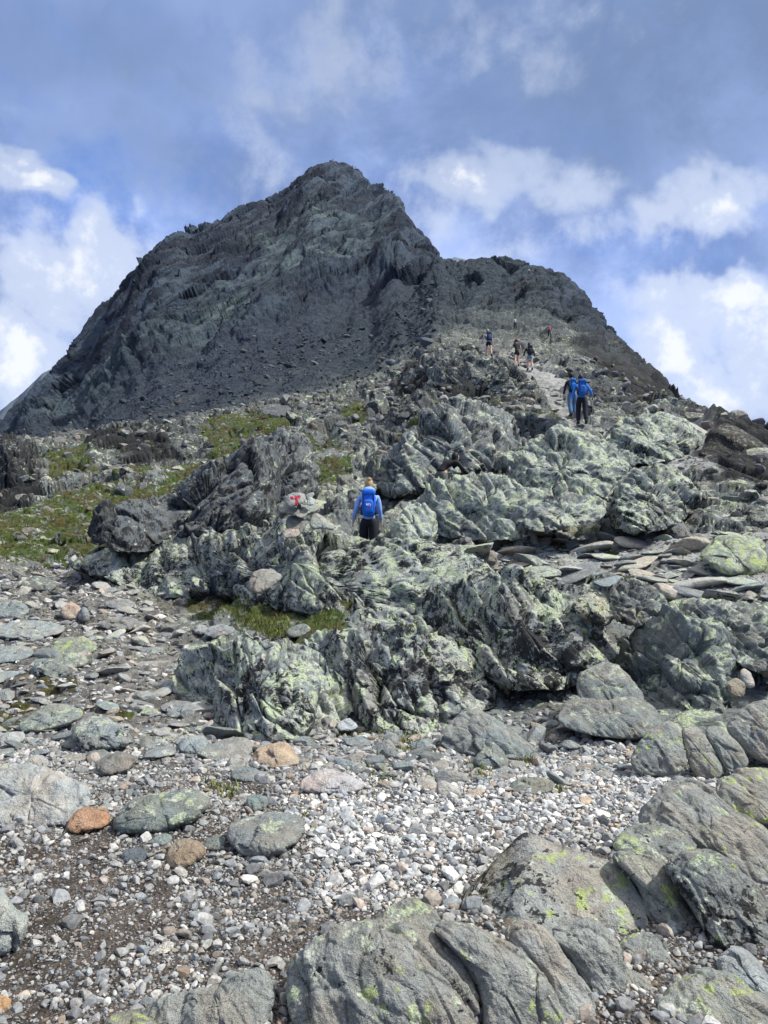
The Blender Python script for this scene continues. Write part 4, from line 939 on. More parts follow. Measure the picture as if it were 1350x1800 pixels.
def scatter(n, ymin, ymax, dens, seed, extra=.04):
    """random points on the slope, even per square metre, kept where dens(px, py, X, Y) > random"""
    r = np.random.default_rng(seed); a = r.uniform(-.53-extra, .53+extra, n); Y = np.sqrt(r.uniform(ymin**2, ymax**2, n)); X = a*Y
    fa = np.interp(a, aa, np.arange(NA)); fy = np.interp(np.log(Y), yy, np.arange(NY))
    i = fa.astype(int); j = fy.astype(int); u = (fa-i)[:, None]; v = (fy-j)[:, None]
    P = (VG[j, i]*(1-u)+VG[j, i+1]*u)*(1-v) + (VG[j+1, i]*(1-u)+VG[j+1, i+1]*u)*v
    pxx, pyy = project(P[:, 0], P[:, 1], P[:, 2])
    k = r.random(n) < dens(pxx, pyy, P[:, 0], P[:, 1]); return P[k], pxx[k], pyy[k], r
def inpoly(px, py, polys, soft=15):
    m = np.zeros(px.shape)
    for p in polys: m = np.maximum(m, sstep(poly_sd(px, py, p), -soft, soft))
    return m
PALEG = [[(520,1395),(640,1360),(800,1375),(1000,1310),(1180,1290),(1260,1370),(1130,1460),(1090,1500),(920,1470),(830,1560),(760,1590),(640,1600),(560,1560),(530,1480)]]
DIRT = [[(0,1480),(190,1460),(300,1540),(330,1620),(200,1700),(80,1800),(0,1800)],[(180,1440),(400,1450),(420,1475),(250,1480)],[(420,1640),(640,1600),(760,1600),(620,1680),(500,1700),(440,1700)],[(280,1470),(300,1530),(200,1560),(180,1500)]]
LPATH = [[(-60,1340),(-60,1010),(150,985),(210,1000),(330,1120),(330,1230),(420,1300),(420,1345)]]
RPATH = [[(830,965),(1400,935),(1400,1070),(1180,1050),(1000,1020),(880,1012)],[(1130,745),(1262,790),(1240,830),(1120,800)],[(860,640),(960,650),(1000,720),(1060,760),(1000,765),(930,700)]]
MIDS = [[(880,1190),(1110,1190),(1115,1300),(900,1300)],[(400,1290),(760,1285),(900,1300),(1110,1290),(1110,1370),(820,1390),(640,1370),(380,1380)]]

STONE_TINTS = np.array([(.30,.30,.29),(.36,.35,.33),(.24,.25,.255),(.42,.40,.37),(.20,.21,.21),(.33,.30,.27),(.28,.30,.30),(.40,.34,.29)])
LANDMARKS = [(285,1430,'long flat boulder'),(155,1440,'rusty orange stone'),(468,1470,'flat pale-ended boulder'),(325,1500,'angular brown stone'),(582,1375,'pinkish-white stone'),
 (482,1328,'rust-and-cream boulder'),(570,1260,'white lumpy stone'),(460,1210,'left lichen outcrop'),(710,1200,'central ribbed outcrop'),(125,1135,'bright yellow-green boulder'),
 (125,1074,'pinkish-cream stone'),(60,1105,'white-scarred boulder'),(180,1295,'black-and-white rock'),(98,1262,'wide lichened plate'),(340,1310,'square flat stone'),
 (860,1290,'smooth rock wedge'),(866,1330,'pointed grass-side rock'),(1155,1310,'ribbed rocks'),(1040,1068,'speckled boulder'),(1290,975,'cube-like boulder'),(1140,880,'overhanging boulder'),
 (1295,795,'black-and-orange boulder'),(1000,820,'mint-lichened hump'),(1023,710,'blue pair of hikers'),(920,625,'trio of hikers'),(648,875,'blue-jacketed hiker'),(519,880,'painted cairn'),
 (850,885,'streaked slab'),(820,670,'dark broken crag'),(240,775,'black skyline crag'),(330,880,'slanted grey crag'),(180,900,'black pinnacle'),(440,770,'green turf ledge'),(780,780,'jointed crag'),
 (480,825,'dark jointed crag'),(30,830,'black left-edge crag'),(1170,765,'grey-green boulder'),(1200,1160,'smooth dark outcrop'),(1000,1110,'yellow-green outcrop'),(460,1020,'crest boulder'),(930,1380,'low gravel rock'),(1180,700,'ridge cliff')]
TNAME = ['grey','light grey','dark grey','pale','blackish','brownish','blue-grey','buff']
def where(x, y):
    L_ = min(LANDMARKS, key=lambda l: (l[0]-x)**2 + (1.6*(l[1]-y))**2); dx, dy = x-L_[0], y-L_[1]
    far_ = math.hypot(dx, dy); w_ = ('right of' if dx > 0 else 'left of') if abs(dx) > 1.3*abs(dy) else ('below' if dy > 0 else 'above')
    if abs(dx) <= 1.3*abs(dy) and abs(dx) > .5*abs(dy): w_ += ' and ' + ('right of' if dx > 0 else 'left of')
    return ('close ' if far_ < 45 else 'well ' if far_ > 110 else '') + w_ + ' the ' + L_[2]
def place_stones(P, sizes, label, group, cat, r, lich=(0, .5), flat=1.0, tints=STONE_TINTS, blk=(0, .2), embed=.25, name='stone', shapes=None):
    for k in range(len(P)):
        o = bpy.data.objects.new(name, (shapes or STONES)[r.integers(16)]); COL.objects.link(o); s = sizes[k]
        o.location = (P[k, 0], P[k, 1], P[k, 2] + s*.55*flat*(.5-embed)); o.scale = (s, s, s*flat)
        o.rotation_euler = (r.normal()*.22, r.normal()*.22, r.uniform(0, 6.28))
        ti = int(r.integers(len(tints))); t = tints[ti]*r.uniform(.85, 1.1)
        o['tint'] = tuple(float(v) for v in t); o['lichen'] = float(r.uniform(*lich)); o['yellow'] = float(r.uniform(0, lich[1]*.7)); o['black'] = float(r.uniform(*blk))
        x_, y_ = project(P[k, 0], P[k, 1], P[k, 2]); q_ = s/P[k, 1]*F
        size_ = 'large' if q_ > 22 else 'medium' if q_ > 12 else 'small' if q_ > 6 else 'tiny'
        lw = 'lichened ' if o['lichen'] > .5*(lich[0]+lich[1]) else 'bare '
        o['kind'] = 'thing'; o['grain'] = (1.6, 1.6, 1.6); tag(o, '%s %s%s %s %s' % (size_, lw, TNAME[ti], cat, where(float(x_), float(y_))), cat, group)
def poisson(P, size, k=1.0):
    keep = []; cell = {}; 
    for i in np.argsort(-size):
        x, y = P[i, 0], P[i, 1]; s = size[i]*k; g = (int(x/.5), int(y/.5)); ok = True
        for a in (-1, 0, 1):
            for b in (-1, 0, 1):
                for j in cell.get((g[0]+a, g[1]+b), ()):
                    if (P[j, 0]-x)**2 + (P[j, 1]-y)**2 < (s+size[j]*k)**2: ok = False; break
                if not ok: break
            if not ok: break
        if ok: keep.append(i); cell.setdefault(g, []).append(i)
    return np.array(keep)
def big_small(P, size, px, py, n):
    """split into the n that show largest and the rest"""
    app = size/P[:, 1]; inside = (px > -10) & (px < 1360) & (py < 1810)
    order = np.argsort(-(app*inside)); return order[:n], order[n:]
REST = []     # (points, sizes, tint index source) of the smaller ones, merged into one mass below
# flat stones of the left slope and its path
P, qx, qy, r = scatter(9000, 6.3, 19, lambda x, y, X, Y: .9*inpoly(x, y, LPATH, 25), 21)
sz = np.exp(r.normal(math.log(.062), .55, len(P))).clip(.02, .24); k = poisson(P, sz, .72); P, sz, qx, qy = P[k], sz[k], qx[k], qy[k]
b_, s_ = big_small(P, sz, qx, qy, 170)
place_stones(P[b_], sz[b_], 'flat weathered stone lying among others on the left slope path', 'flat stones on the left slope path', 'flat stone', r, (0, .6), .75, name='flat_stone')
REST.append((P[s_], sz[s_], .7))
# stones at the back rim of the gravel
P, qx, qy, r = scatter(5000, 5.2, 8.2, lambda x, y, X, Y: .6*inpoly(x, y, MIDS, 15), 22)
sz = np.exp(r.normal(math.log(.045), .5, len(P))).clip(.018, .13); k = poisson(P, sz, .8); P, sz, qx, qy = P[k], sz[k], qx[k], qy[k]
b_, s_ = big_small(P, sz, qx, qy, 110)
place_stones(P[b_], sz[b_], 'rounded pale stone at the back rim of the gravel below the outcrops', 'rounded stones along the back rim of the gravel', 'rounded stone', r, (0, .35), 1.0, name='rounded_stone')
REST.append((P[s_], sz[s_], 1.0))
# rubble of the right-hand flats and the trail
P, qx, qy, r = scatter(11000, 10, 42, lambda x, y, X, Y: np.where(Y > 18, .3, .9)*inpoly(x, y, RPATH, 15), 23)
sz = np.exp(r.normal(math.log(.085), .65, len(P))).clip(.03, .50); k = poisson(P, sz, .8); P, sz, qx, qy = P[k], sz[k], qx[k], qy[k]
b_, s_ = big_small(P, sz, qx, qy, 150)
place_stones(P[b_], sz[b_], 'loose grey rubble stone on the rocky flat right of centre', 'loose stones on the right rocky flat', 'rubble stone', r, (.1, .8), .6, blk=(.1, .4), name='rubble_stone')
REST.append((P[s_], sz[s_], .6))
P, qx, qy, r = scatter(9000, 11, 19, lambda x, y, X, Y: .95*inpoly(x, y, RPATH[:1], 12), 27)
sz = np.exp(r.normal(math.log(.15), .5, len(P))).clip(.06, .42); k = poisson(P, sz, .75); P, sz, qx, qy = P[k], sz[k], qx[k], qy[k]
b_, s_ = big_small(P, sz, qx, qy, 130)
place_stones(P[b_], sz[b_], '', 'pale slabs on the right rocky flat', 'slab', r, (.3, .9), .45, blk=(.1, .45), tints=STONE_TINTS*1.1, embed=.3, name='slab_stone')
REST.append((P[s_], sz[s_], .5))
# broken blocks on the crags of the middle slope
notroad = lambda x, y: 1 - inpoly(x, y, LPATH+RPATH+PALEG, 10)
P, qx, qy, r = scatter(9000, 13, 62, lambda x, y, X, Y: .5*notroad(x, y)*(y < 1010)*np.where(zone_at(MOSS, X, Y) < .3, 1, .35)*np.where((x < 420) & (y > 730), .6, 1), 24)
sz = np.exp(r.normal(math.log(.17), .5, len(P))).clip(.07, .55); k = poisson(P, sz, .8); P, sz, qx, qy = P[k], sz[k], qx[k], qy[k]
b_, s_ = big_small(P, sz, qx, qy, 230)
place_stones(P[b_], sz[b_], 'angular lichened block strewn on the craggy middle slope', 'angular blocks strewn over the middle slope', 'rock block', r, (.3, .9), 1.1, tints=STONE_TINTS*.62, blk=(.3, .7), embed=.35, name='rock_block', shapes=BLOCKS)
REST.append((P[s_], sz[s_], 1.1))
P, qx, qy, r = scatter(9000, 62, 260, lambda x, y, X, Y: .5*(SCREE[np.clip(np.interp(np.log(Y), yy, np.arange(NY)).astype(int), 0, NY-1), np.clip(np.interp(X/Y, aa, np.arange(NA)).astype(int), 0, NA-1)] > .4), 25)
FARB = (P, np.exp(r.normal(math.log(.42), .5, len(P))).clip(.25, 1.5))

# pebbles: many thousands, one mass
def mass(name, sets, label, mat, sub_big=2, thr=.0):
    v1, f1 = ico(1); v2, f2 = ico(2); lo = [stone_shape(v1, 300+i, 6, .1) for i in range(8)]; hi = [stone_shape(v2, 320+i, 12, .10) for i in range(12)]
    VV, FF, CC = [], [], []; off = 0; r = np.random.default_rng(5)
    for (P, S, flat, tint, emb) in sets:
        app = S/P[:, 1]*F
        for use_hi in (True, False):
            m = (app >= 3.2) == use_hi; n = int(m.sum())
            if not n: continue
            base = hi if use_hi else lo; ff = f2 if use_hi else f1; idx = r.integers(len(base), size=n); B = np.array(base)[idx]
            B = B*S[m][:, None, None]*np.array([1, 1, flat]); B[..., 1] *= r.uniform(.75, 1.1, n)[:, None]
            tx, ty, tz = r.normal(size=n)*.35, r.normal(size=n)*.35, r.uniform(0, 6.28, n)
            def rotm(B, ang, i, j):
                c, s = np.cos(ang)[:, None], np.sin(ang)[:, None]; bi = B[..., i]*c - B[..., j]*s; bj = B[..., i]*s + B[..., j]*c; B = B.copy(); B[..., i] = bi; B[..., j] = bj; return B
            B = rotm(B, tz, 0, 1); B = rotm(B, tx, 1, 2); B = rotm(B, ty, 0, 2)
            Q = P[m].copy(); Q[:, 2] += S[m]*.5*flat*(.62-emb)
            B = B + Q[:, None, :]; nv = B.shape[1]
            VV.append(B.reshape(-1, 3)); FF.append((ff[None] + (off + np.arange(n)*nv)[:, None, None]).reshape(-1, 3)); off += n*nv
            CC.append(np.repeat(tint[m], nv, 0))
    V = np.concatenate(VV); Fc = np.concatenate(FF); C = np.concatenate(CC); print(name, len(V), len(Fc))
    me = mesh_np(name, V, Fc, False); at = me.attributes.new('stone_colour', 'FLOAT_COLOR', 'POINT')
    at.data.foreach_set('color', np.concatenate([C, np.ones((len(C), 1))], 1).astype(np.float32).ravel())
    return tag(link(name, me, mat), label, None, None, 'stuff')
def pebble_mat():
    m, T, b = new_mat('pebble_stone'); P = T.new('ShaderNodeNewGeometry').outputs['Position']
    c = T.new('ShaderNodeAttribute', attribute_name='stone_colour').outputs['Color']
    n = T.noise(P, 60, 4, .65); n2 = T.noise(P, 9, 3, .6)
    c = T.vmath('SCALE', c, scale=T.math('MULTIPLY', T.ramp(n, .3, .72, .68, 1.25), T.ramp(n2, .3, .7, .8, 1.2)))
    T.put(b.inputs['Base Color'], c); add_bump(T, b, n, .5, .006); return m
PEB = pebble_mat()
def tints(n, r, pale=.5):
    pal = np.array([(.52,.51,.48),(.46,.45,.43),(.40,.40,.39),(.58,.55,.50),(.34,.35,.355),(.30,.32,.33),(.45,.38,.32),(.38,.33,.28),(.26,.26,.255),(.36,.28,.21),(.62,.61,.58),(.20,.20,.20)])
    pr = np.array([.14,.14,.13,.08*(.4+pale),.12,.10,.05,.06,.10*(1.5-pale),.02,.05*(.3+1.4*pale),.04*(1.5-pale)]); pr /= pr.sum()
    return pal[r.choice(len(pal), n, p=pr)]*r.uniform(.72, 1.12, n)[:, None]
def gravel_d(x, y):
    pale = inpoly(x, y, PALEG, 40); dirt = inpoly(x, y, DIRT, 35); nz = fbm(x*.012, y*.016, o=3)
    return pale, dirt, nz
def dens_big(x, y, X, Y):
    pale, dirt, nz = gravel_d(x, y); d = .62 + .55*pale - .40*dirt + .34*nz
    return np.clip(d, .05, 1)*sstep(y, 1290, 1330)
def dens_small(x, y, X, Y):
    pale, dirt, nz = gravel_d(x, y); d = .75 + .3*pale - .28*dirt + .35*nz
    return np.clip(d, .06, 1)*sstep(y, 1290, 1330)
sets = []
P, qx, qy, r = scatter(140000, 1.6, 7.8, dens_big, 31, .22); sz = np.exp(r.normal(math.log(.0106), .55, len(P))).clip(.005, .058)
k = poisson(P, sz, .70); P, sz, qx, qy = P[k], sz[k], qx[k], qy[k]; pale = inpoly(qx, qy, PALEG, 40)
tn = tints(len(P), r, .5)*(0.80 + .38*pale)[:, None]*np.array([.965, .985, .975]); sets.append((P, sz, 1.05, tn, .2))
P, qx, qy, r = scatter(115000, 1.8, 6.6, dens_small, 32, .22); sz = np.exp(r.normal(math.log(.0056), .35, len(P))).clip(.003, .014)
pale = inpoly(qx, qy, PALEG, 40); sets.append((P, sz, 1.0, tints(len(P), r, .2)*(.62+.3*pale)[:, None], .2))
mass('gravel_pebbles', sets, 'pale rounded pebbles and grit covering the flat ground of the path', PEB)
r = np.random.default_rng(41); sets = []
for (P, S, fl) in REST: sets.append((P, S, fl, tints(len(P), r, .25)*(.85 if fl < 1.1 else .42), .35))
P, qx, qy, r = scatter(26000, 6.3, 21, lambda x, y, X, Y: np.maximum(inpoly(x, y, LPATH+MIDS, 25), inpoly(x, y, RPATH, 20)), 42)
sets.append((P, np.exp(r.normal(math.log(.022), .4, len(P))).clip(.01, .06), .8, tints(len(P), r, .3)*.85, .3))
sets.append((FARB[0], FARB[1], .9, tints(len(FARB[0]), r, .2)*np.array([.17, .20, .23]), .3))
mass('slope_rubble', sets, 'small loose stones and rubble between the larger rocks of the slope', PEB)
print('stones', time.time()-T0)
# ------------------------------------------------------------------ hikers
def cloth(name, col, rough=.8): return simple_mat(name, col, rough, .18, 18)
MC = {}
def mc(nm, col, rough=.8):
    if nm not in MC: MC[nm] = cloth(nm, col, rough)
    return MC[nm]
SKIN = mc('skin', (.52, .32, .24), .55)
def skinned(name, pts, edges, rad, mat, parent, sub=2, root=0):
    """one continuous tapered surface grown round a skeleton"""
    me = bpy.data.meshes.new(name+'_skeleton'); me.from_pydata([tuple(p) for p in pts], edges, [])
    o = bpy.data.objects.new(name, me); COL.objects.link(o)
    md = o.modifiers.new('s', 'SKIN'); md.use_smooth_shade = True; md.branch_smoothing = .6
    if not me.skin_vertices: 
        pass
    sv = me.skin_vertices[0].data
    for i, r in enumerate(rad):
        sv[i].radius = (r, r) if not hasattr(r, '__len__') else r
        sv[i].use_root = (i == root)
    if sub: o.modifiers.new('d', 'SUBSURF').levels = sub
    dg = bpy.context.evaluated_depsgraph_get(); dg.update()
    m2 = bpy.data.meshes.new_from_object(o.evaluated_get(dg)); bpy.data.objects.remove(o); bpy.data.meshes.remove(me)
    for p in m2.polygons: p.use_smooth = True
    m2.materials.clear(); m2.materials.append(mat); m2.name = name
    return link(name, m2, None, parent)
def blob(name, c, r, mat, parent, sub=3, fn=None, rot=None):
    v, f = ico(sub); p = v*np.array(r)
    if fn is not None: p = fn(p, v)
    if rot is not None: p = p @ np.array(Matrix.Rotation(rot, 3, 'X')).T
    p = p + np.array(c); return link(name, mesh_np(name, p, f), mat, parent)
def merge_mesh(name, parts, mat, parent):
    V, Fs, o = [], [], 0
    for (v, f) in parts: V.append(v); Fs.append(f + o); o += len(v)
    return link(name, mesh_np(name, np.vstack(V), np.vstack(Fs)), mat, parent)

def person(label, X, Y, Z, H=1.72, rz=0, jacket=None, trousers=None, shorts=None, shirt_short=False, hair=(.05,.03,.02), hairstyle='short', hood=None,
           hat=None, stride=.12, lean=.10, arms=((.10, .0, .0), (.10, .0, .0)), fingers=False, detail=2, boots=(.03,.03,.03), group=None, bend=None, socks=None, head_turn=0):
    """figure seen from behind: it faces +Y of its own frame. arms: (outward, forward, elbow bend) for left and right"""
    k = H/1.72; root = empty('person', (X, Y, Z), rz); tag(root, label, 'person', group)
    P = lambda x, y, z: np.array([x*k, y*k, z*k])
    ln = lean
    hipL, hipR, pel = P(-.095, 0, .90), P(.095, 0, .90), P(0, 0, .94)
    waist, chest, neck = P(0, .05*ln*4, 1.08), P(0, .10*ln*4, 1.28), P(0, .16*ln*4, 1.46)
    headb, headt = neck + P(0, .02, .08), neck + P(0, .035, .20)
    if bend is not None:      # body bent forward and sideways: (side, forward, drop)
        sx, fy, dr = bend
        waist = P(sx*.25, fy*.25, 1.08-dr*.1); chest = P(sx*.6, fy*.6, 1.24-dr*.45); neck = P(sx*.95, fy*.95, 1.38-dr*.8); headb = neck+P(sx*.15, fy*.1, .05-dr*.1); headt = headb + P(sx*.25, fy*.15, .10-dr*.1)
    sh = {-1: chest*.25 + neck*.75 + P(-.175, 0, -.03), 1: chest*.25 + neck*.75 + P(.175, 0, -.03)}
    J = {}
    for s in (-1, 1):
        out, fwd, bd = arms[0 if s < 0 else 1]
        el = sh[s] + P(s*(.015+out), fwd*.6-.02, -.285 + abs(out)*.3 + fwd*.15)
        wr = el + P(s*(out*.6+.01), .05+fwd*.6+bd*.2, -.25 + bd*.22)
        J[s] = (el, wr, wr + (wr-el)/np.linalg.norm(wr-el)*.075*k)
    fo = {-1: stride, 1: -stride}
    leg = {}
    for s in (-1, 1):
        kn = P(s*.10, fo[s]*.75+.03, .50+max(fo[s], 0)*.25); an = P(s*.105, fo[s]*1.25-.03+min(fo[s], 0)*.3, .085+max(fo[s], 0)*.35+max(-fo[s], 0)*.15); toe = an + P(s*.015, .15, -.05-.1*max(-fo[s], 0))
        leg[s] = (kn, an, toe)
    # body: one surface from head to feet
    pts = [pel, waist, chest, neck, headb]; ed = [(0, 1), (1, 2), (2, 3), (3, 4)]; rad = [.100*k, .085*k, .095*k, .050*k, .055*k]
    for s in (-1, 1):
        b = len(pts); pts += [sh[s], J[s][0], J[s][1], J[s][2]]; ed += [(2, b), (b, b+1), (b+1, b+2), (b+2, b+3)]; rad += [.052*k, .038*k, .026*k, (.034*k, .018*k)]
        b = len(pts); pts += [hipL if s < 0 else hipR, leg[s][0], leg[s][0]*.55+leg[s][1]*.45, leg[s][1], leg[s][2]]
        ed += [(0, b), (b, b+1), (b+1, b+2), (b+2, b+3), (b+3, b+4)]; rad += [.088*k, .062*k, .066*k, .042*k, .036*k]
    body = skinned('body', pts, ed, rad, SKIN, root, detail)
    # head with jaw, nose, ears on the same parent
    def headfn(p, v):
        p = p.copy(); low = np.clip(-v[:, 2], 0, 1); p[:, 0] *= 1-.28*low**1.5; p[:, 1] += .012*low
        nose = np.exp(-((v[:, 0]/.16)**2 + ((v[:, 2]+.12)/.22)**2))*(v[:, 1] > 0); p[:, 1] += .022*nose
        for e in (-1, 1):
            p[:, 1] -= .008*np.exp(-(((v[:, 0]-e*.36)/.16)**2 + ((v[:, 2]-.08)/.12)**2))*(v[:, 1] > 0)
            ear = np.exp(-(((v[:, 1]+.05)/.2)**2 + ((v[:, 2])/.22)**2))*(v[:, 0]*e > .8); p[:, 0] += e*.014*ear
        return p*k
    headc = headt*.75 + headb*.25
    blob('head', headc, (.078, .095, .115), SKIN, root, 3, headfn)
    if hair is not None:
        hm = mc('hair_%.2f' % sum(hair), hair, .6)
        def hairfn(p, v):
            p = p.copy(); p[:, 1] -= .012*k; p[:, 2] += .014*k; face = (v[:, 1] > .25) & (v[:, 2] < .45); p[face] *= .80; return p*(1+.03*fbm(v[:, 0]*4, v[:, 1]*4, v[:, 2]*4, o=2)[:, None])
        hr = blob('hair', headc, (.088*k, .104*k, .118*k), hm, root, 3, hairfn)
        if hairstyle == 'bun': blob('bun', headc + P(.012, -.075, .095), (.045*k, .045*k, .042*k), hm, hr, 3, lambda p, v: p*(1+.08*fbm(v[:, 0]*5, v[:, 1]*5, v[:, 2]*2, o=2)[:, None]))
        if hairstyle == 'long': blob('loose_hair', headc + P(0, -.05, -.11), (.09*k, .05*k, .17*k), hm, hr, 3, lambda p, v: p*(1+.1*fbm(v[:, 0]*6, v[:, 1]*3, v[:, 2]*1, o=2)[:, None]))
    if hat is not None:
        hmt = mc('hat_%.2f' % sum(hat), hat)
        h_ = blob('cap', headc + P(0, 0, .035), (.094*k, .108*k, .10*k), hmt, root, 3, lambda p, v: np.where((v[:, 2:] < -.15), p*np.array([.9, .9, .2]), p))
        blob('cap_brim', headc + P(0, .10, .03), (.07*k, .06*k, .012*k), hmt, h_, 2)
    if jacket is not None:
        jm = mc('jacket_%.3f' % (jacket[0]*3+jacket[1]*5+jacket[2]), jacket, .7)
        low = P(0, -.01, .86) if bend is None else pel
        pts = [low, pel+P(0, 0, .03), waist, chest, neck+P(0, -.01, .0)]; ed = [(0, 1), (1, 2), (2, 3), (3, 4)]; rad = [.140*k, .134*k, .126*k, .142*k, .070*k]
        for s in (-1, 1):
            end = (J[s][0]*.35 + sh[s]*.65) if shirt_short else (J[s][1]*.95+J[s][0]*.05)
            b = len(pts)
            if shirt_short: pts += [sh[s], end]; ed += [(3, b), (b, b+1)]; rad += [.078*k, .066*k]
            else: pts += [sh[s], J[s][0], end]; ed += [(3, b), (b, b+1), (b+1, b+2)]; rad += [.070*k, .053*k, .042*k]
        jk = skinned('jacket' if not shirt_short else 'shirt', pts, ed, rad, jm, root, detail)
        if hood is not None:
            blob('hood', neck + P(.0, -.055, .045), (.125*k, .085*k, .075*k), mc('hood_%.2f' % sum(hood), hood, .7), jk, 3, lambda p, v: p*(1+.08*fbm(v[:, 0]*3, v[:, 1]*3, v[:, 2]*3, o=2)[:, None]))
        # creases are modelled as a low displacement
    low = trousers or shorts
    if low is not None:
        tm = mc('trousers_%.3f' % (low[0]*3+low[1]*5+low[2]), low)
        pts = [pel, pel+P(0, 0, .07)]; ed = [(0, 1)]; rad = [.135*k, .130*k]
        for s in (-1, 1):
            hp = hipL if s < 0 else hipR; kn, an, toe = leg[s]; b = len(pts)
            if trousers is not None: pts += [hp+P(0, 0, -.08), kn, an+P(0, 0, .0)]; ed += [(0, b), (b, b+1), (b+1, b+2)]; rad += [.122*k, .092*k, .078*k]
            else: pts += [hp+P(0, 0, -.08), hp*.35+kn*.65]; ed += [(0, b), (b, b+1)]; rad += [.110*k, .098*k]
        skinned('trousers' if trousers is not None else 'shorts', pts, ed, rad, tm, root, detail)
    bm_ = mc('boots', boots, .7)
    for s in (-1, 1):
        kn, an, toe = leg[s]
        skinned('boot', [an+P(0, -.03, .06), an+P(0, -.025, -.03), toe+P(0, .03, -.005)], [(0, 1), (1, 2)], [.062*k, .064*k, .052*k], bm_, root, 1)
    if fingers:
        for s in (-1, 1):
            el, wr, pa = J[s]; dv = (wr-el)/np.linalg.norm(wr-el); pts, ed, rad = [wr, pa], [(0, 1)], [.024*k, (.036*k, .017*k)]
            side = np.array([0, 1, 0.]); side -= dv*side.dot(dv); side /= np.linalg.norm(side); inw = np.cross(dv, side)*(-s)
            for q, L_ in enumerate((.070, .080, .075, .058)):
                b0 = pa + side*(.030-.020*q)*k; b = len(pts)
                pts += [b0, b0+dv*L_*.5*k+inw*.006*k, b0+dv*L_*.85*k+inw*.026*k]; ed += [(1, b), (b, b+1), (b+1, b+2)]; rad += [.010*k, .009*k, .0075*k]
            b = len(pts); t0 = wr + side*.022*k + dv*.02*k
            pts += [t0, t0+side*.022*k+dv*.03*k, t0+side*.024*k+dv*.06*k+inw*.012*k]; ed += [(0, b), (b, b+1), (b+1, b+2)]; rad += [.013*k, .011*k, .009*k]
            skinned('hand', pts, ed, rad, SKIN, root, 1)
    root['_'] = 0; del root['_']
    info = dict(root=root, k=k, chest=chest, neck=neck, pel=pel, waist=waist, J=J, sh=sh, X=X, Y=Y, Z=Z, rz=rz)
    return info

def world(info, p):
    c, s = math.cos(info['rz']), math.sin(info['rz'])
    return (info['X'] + p[0]*c - p[1]*s, info['Y'] + p[0]*s + p[1]*c, info['Z'] + p[2])
def backpack(info, label, col, dark, w=.15, h=.27, d=.12, logo=False, tall=0):
    """rucksack with lid, front pocket, side pockets and shoulder straps"""
    k = info['k']; mid = (info['chest'] + info['waist'])/2*.55 + info['chest']*.45
    root = empty('backpack', world(info, mid + np.array([0, -(.145+d*.5)*k, .0])), info['rz']); tag(root, label, 'backpack')
    a = mc('pack_%.3f' % (col[0]*3+col[1]*5+col[2]), col, .6); b = mc('packdark_%.3f' % (dark[0]*3+dark[1]*5+dark[2]), dark, .6)
    def boxy(e, noise=.03):
        def fn(p, v):
            q = np.sign(v)*np.abs(v)**e; q = q/np.maximum(np.abs(q).max(1, keepdims=True), 1e-6)*.0 + q
            return q*fn.r*(1+noise*fbm(v[:, 0]*3, v[:, 1]*3, v[:, 2]*3, o=2)[:, None])
        return fn
    def bx(name, c, r, mat, par, e=.55):
        f = boxy(e); f.r = np.array(r)*k; return blob(name, np.array(c)*k, (1, 1, 1), mat, par, 3, f)
    body = bx('pack_body', (0, 0, -.02), (w, d*.75, h), a, root)
    bx('lid', (0, -.01, h*.86+tall), (w*.96, d*.8, .065), a, root)
    bx('front_pocket', (0, -d*.72, -.07), (w*.70, d*.32, h*.55), a, body)
    for s in (-1, 1):
        bx('side_pocket', (s*w*.95, 0, -.13), (.030, d*.55, h*.42), b, root)
        bx('compression_strap', (s*w*.72, -d*.72, .02), (.010, .012, h*.66), b, root, .4)
        pts = [(s*.07, d*.3, h*.75), (s*.095, d+.09, h*.98), (s*.11, d+.27, h*.70), (s*.12, d+.28, .05), (s*.13, d+.10, -.16)]
        skinned('shoulder_strap', [np.array(q)*k for q in pts], [(i, i+1) for i in range(4)], [.022*k]*5, b, root, 1)
    bx('hip_belt', (0, .05, -h*.82), (w*1.02, d*.75, .035), b, root)
    if logo:
        y = -d*1.06*k
        def plate(x0, z0, x1, z1, yo):
            v = np.array([(x0, y-yo, z0), (x1, y-yo, z0+.004), (x1, y-yo, z1+.004), (x0, y-yo, z1), (x0, y+.004, z0), (x1, y+.004, z0), (x1, y+.004, z1), (x0, y+.004, z1)])*np.array([k, 1, k])
            f = np.array([(0, 1, 2, 3), (7, 6, 5, 4), (4, 5, 1, 0), (6, 7, 3, 2), (5, 6, 2, 1), (7, 4, 0, 3)]); return v, f
        wl = [plate(-.045, -.055, -.034, -.020, .002), plate(-.034, -.055, -.020, -.045, .002), plate(-.020, -.055, -.010, -.020, .002), plate(-.003, -.055, .008, -.020, .002), plate(.008, -.030, .024, -.020, .002), plate(.030, -.055, .045, -.045, .002), plate(.034, -.045, .042, -.022, .002)]
        merge_mesh('pack_logo', wl, mc('logo_white', (.8, .8, .82)), body)
        merge_mesh('pack_logo_stripe', [plate(-.030, -.072, .045, -.062, .002)], mc('logo_red', (.6, .08, .10)), body)
    return root
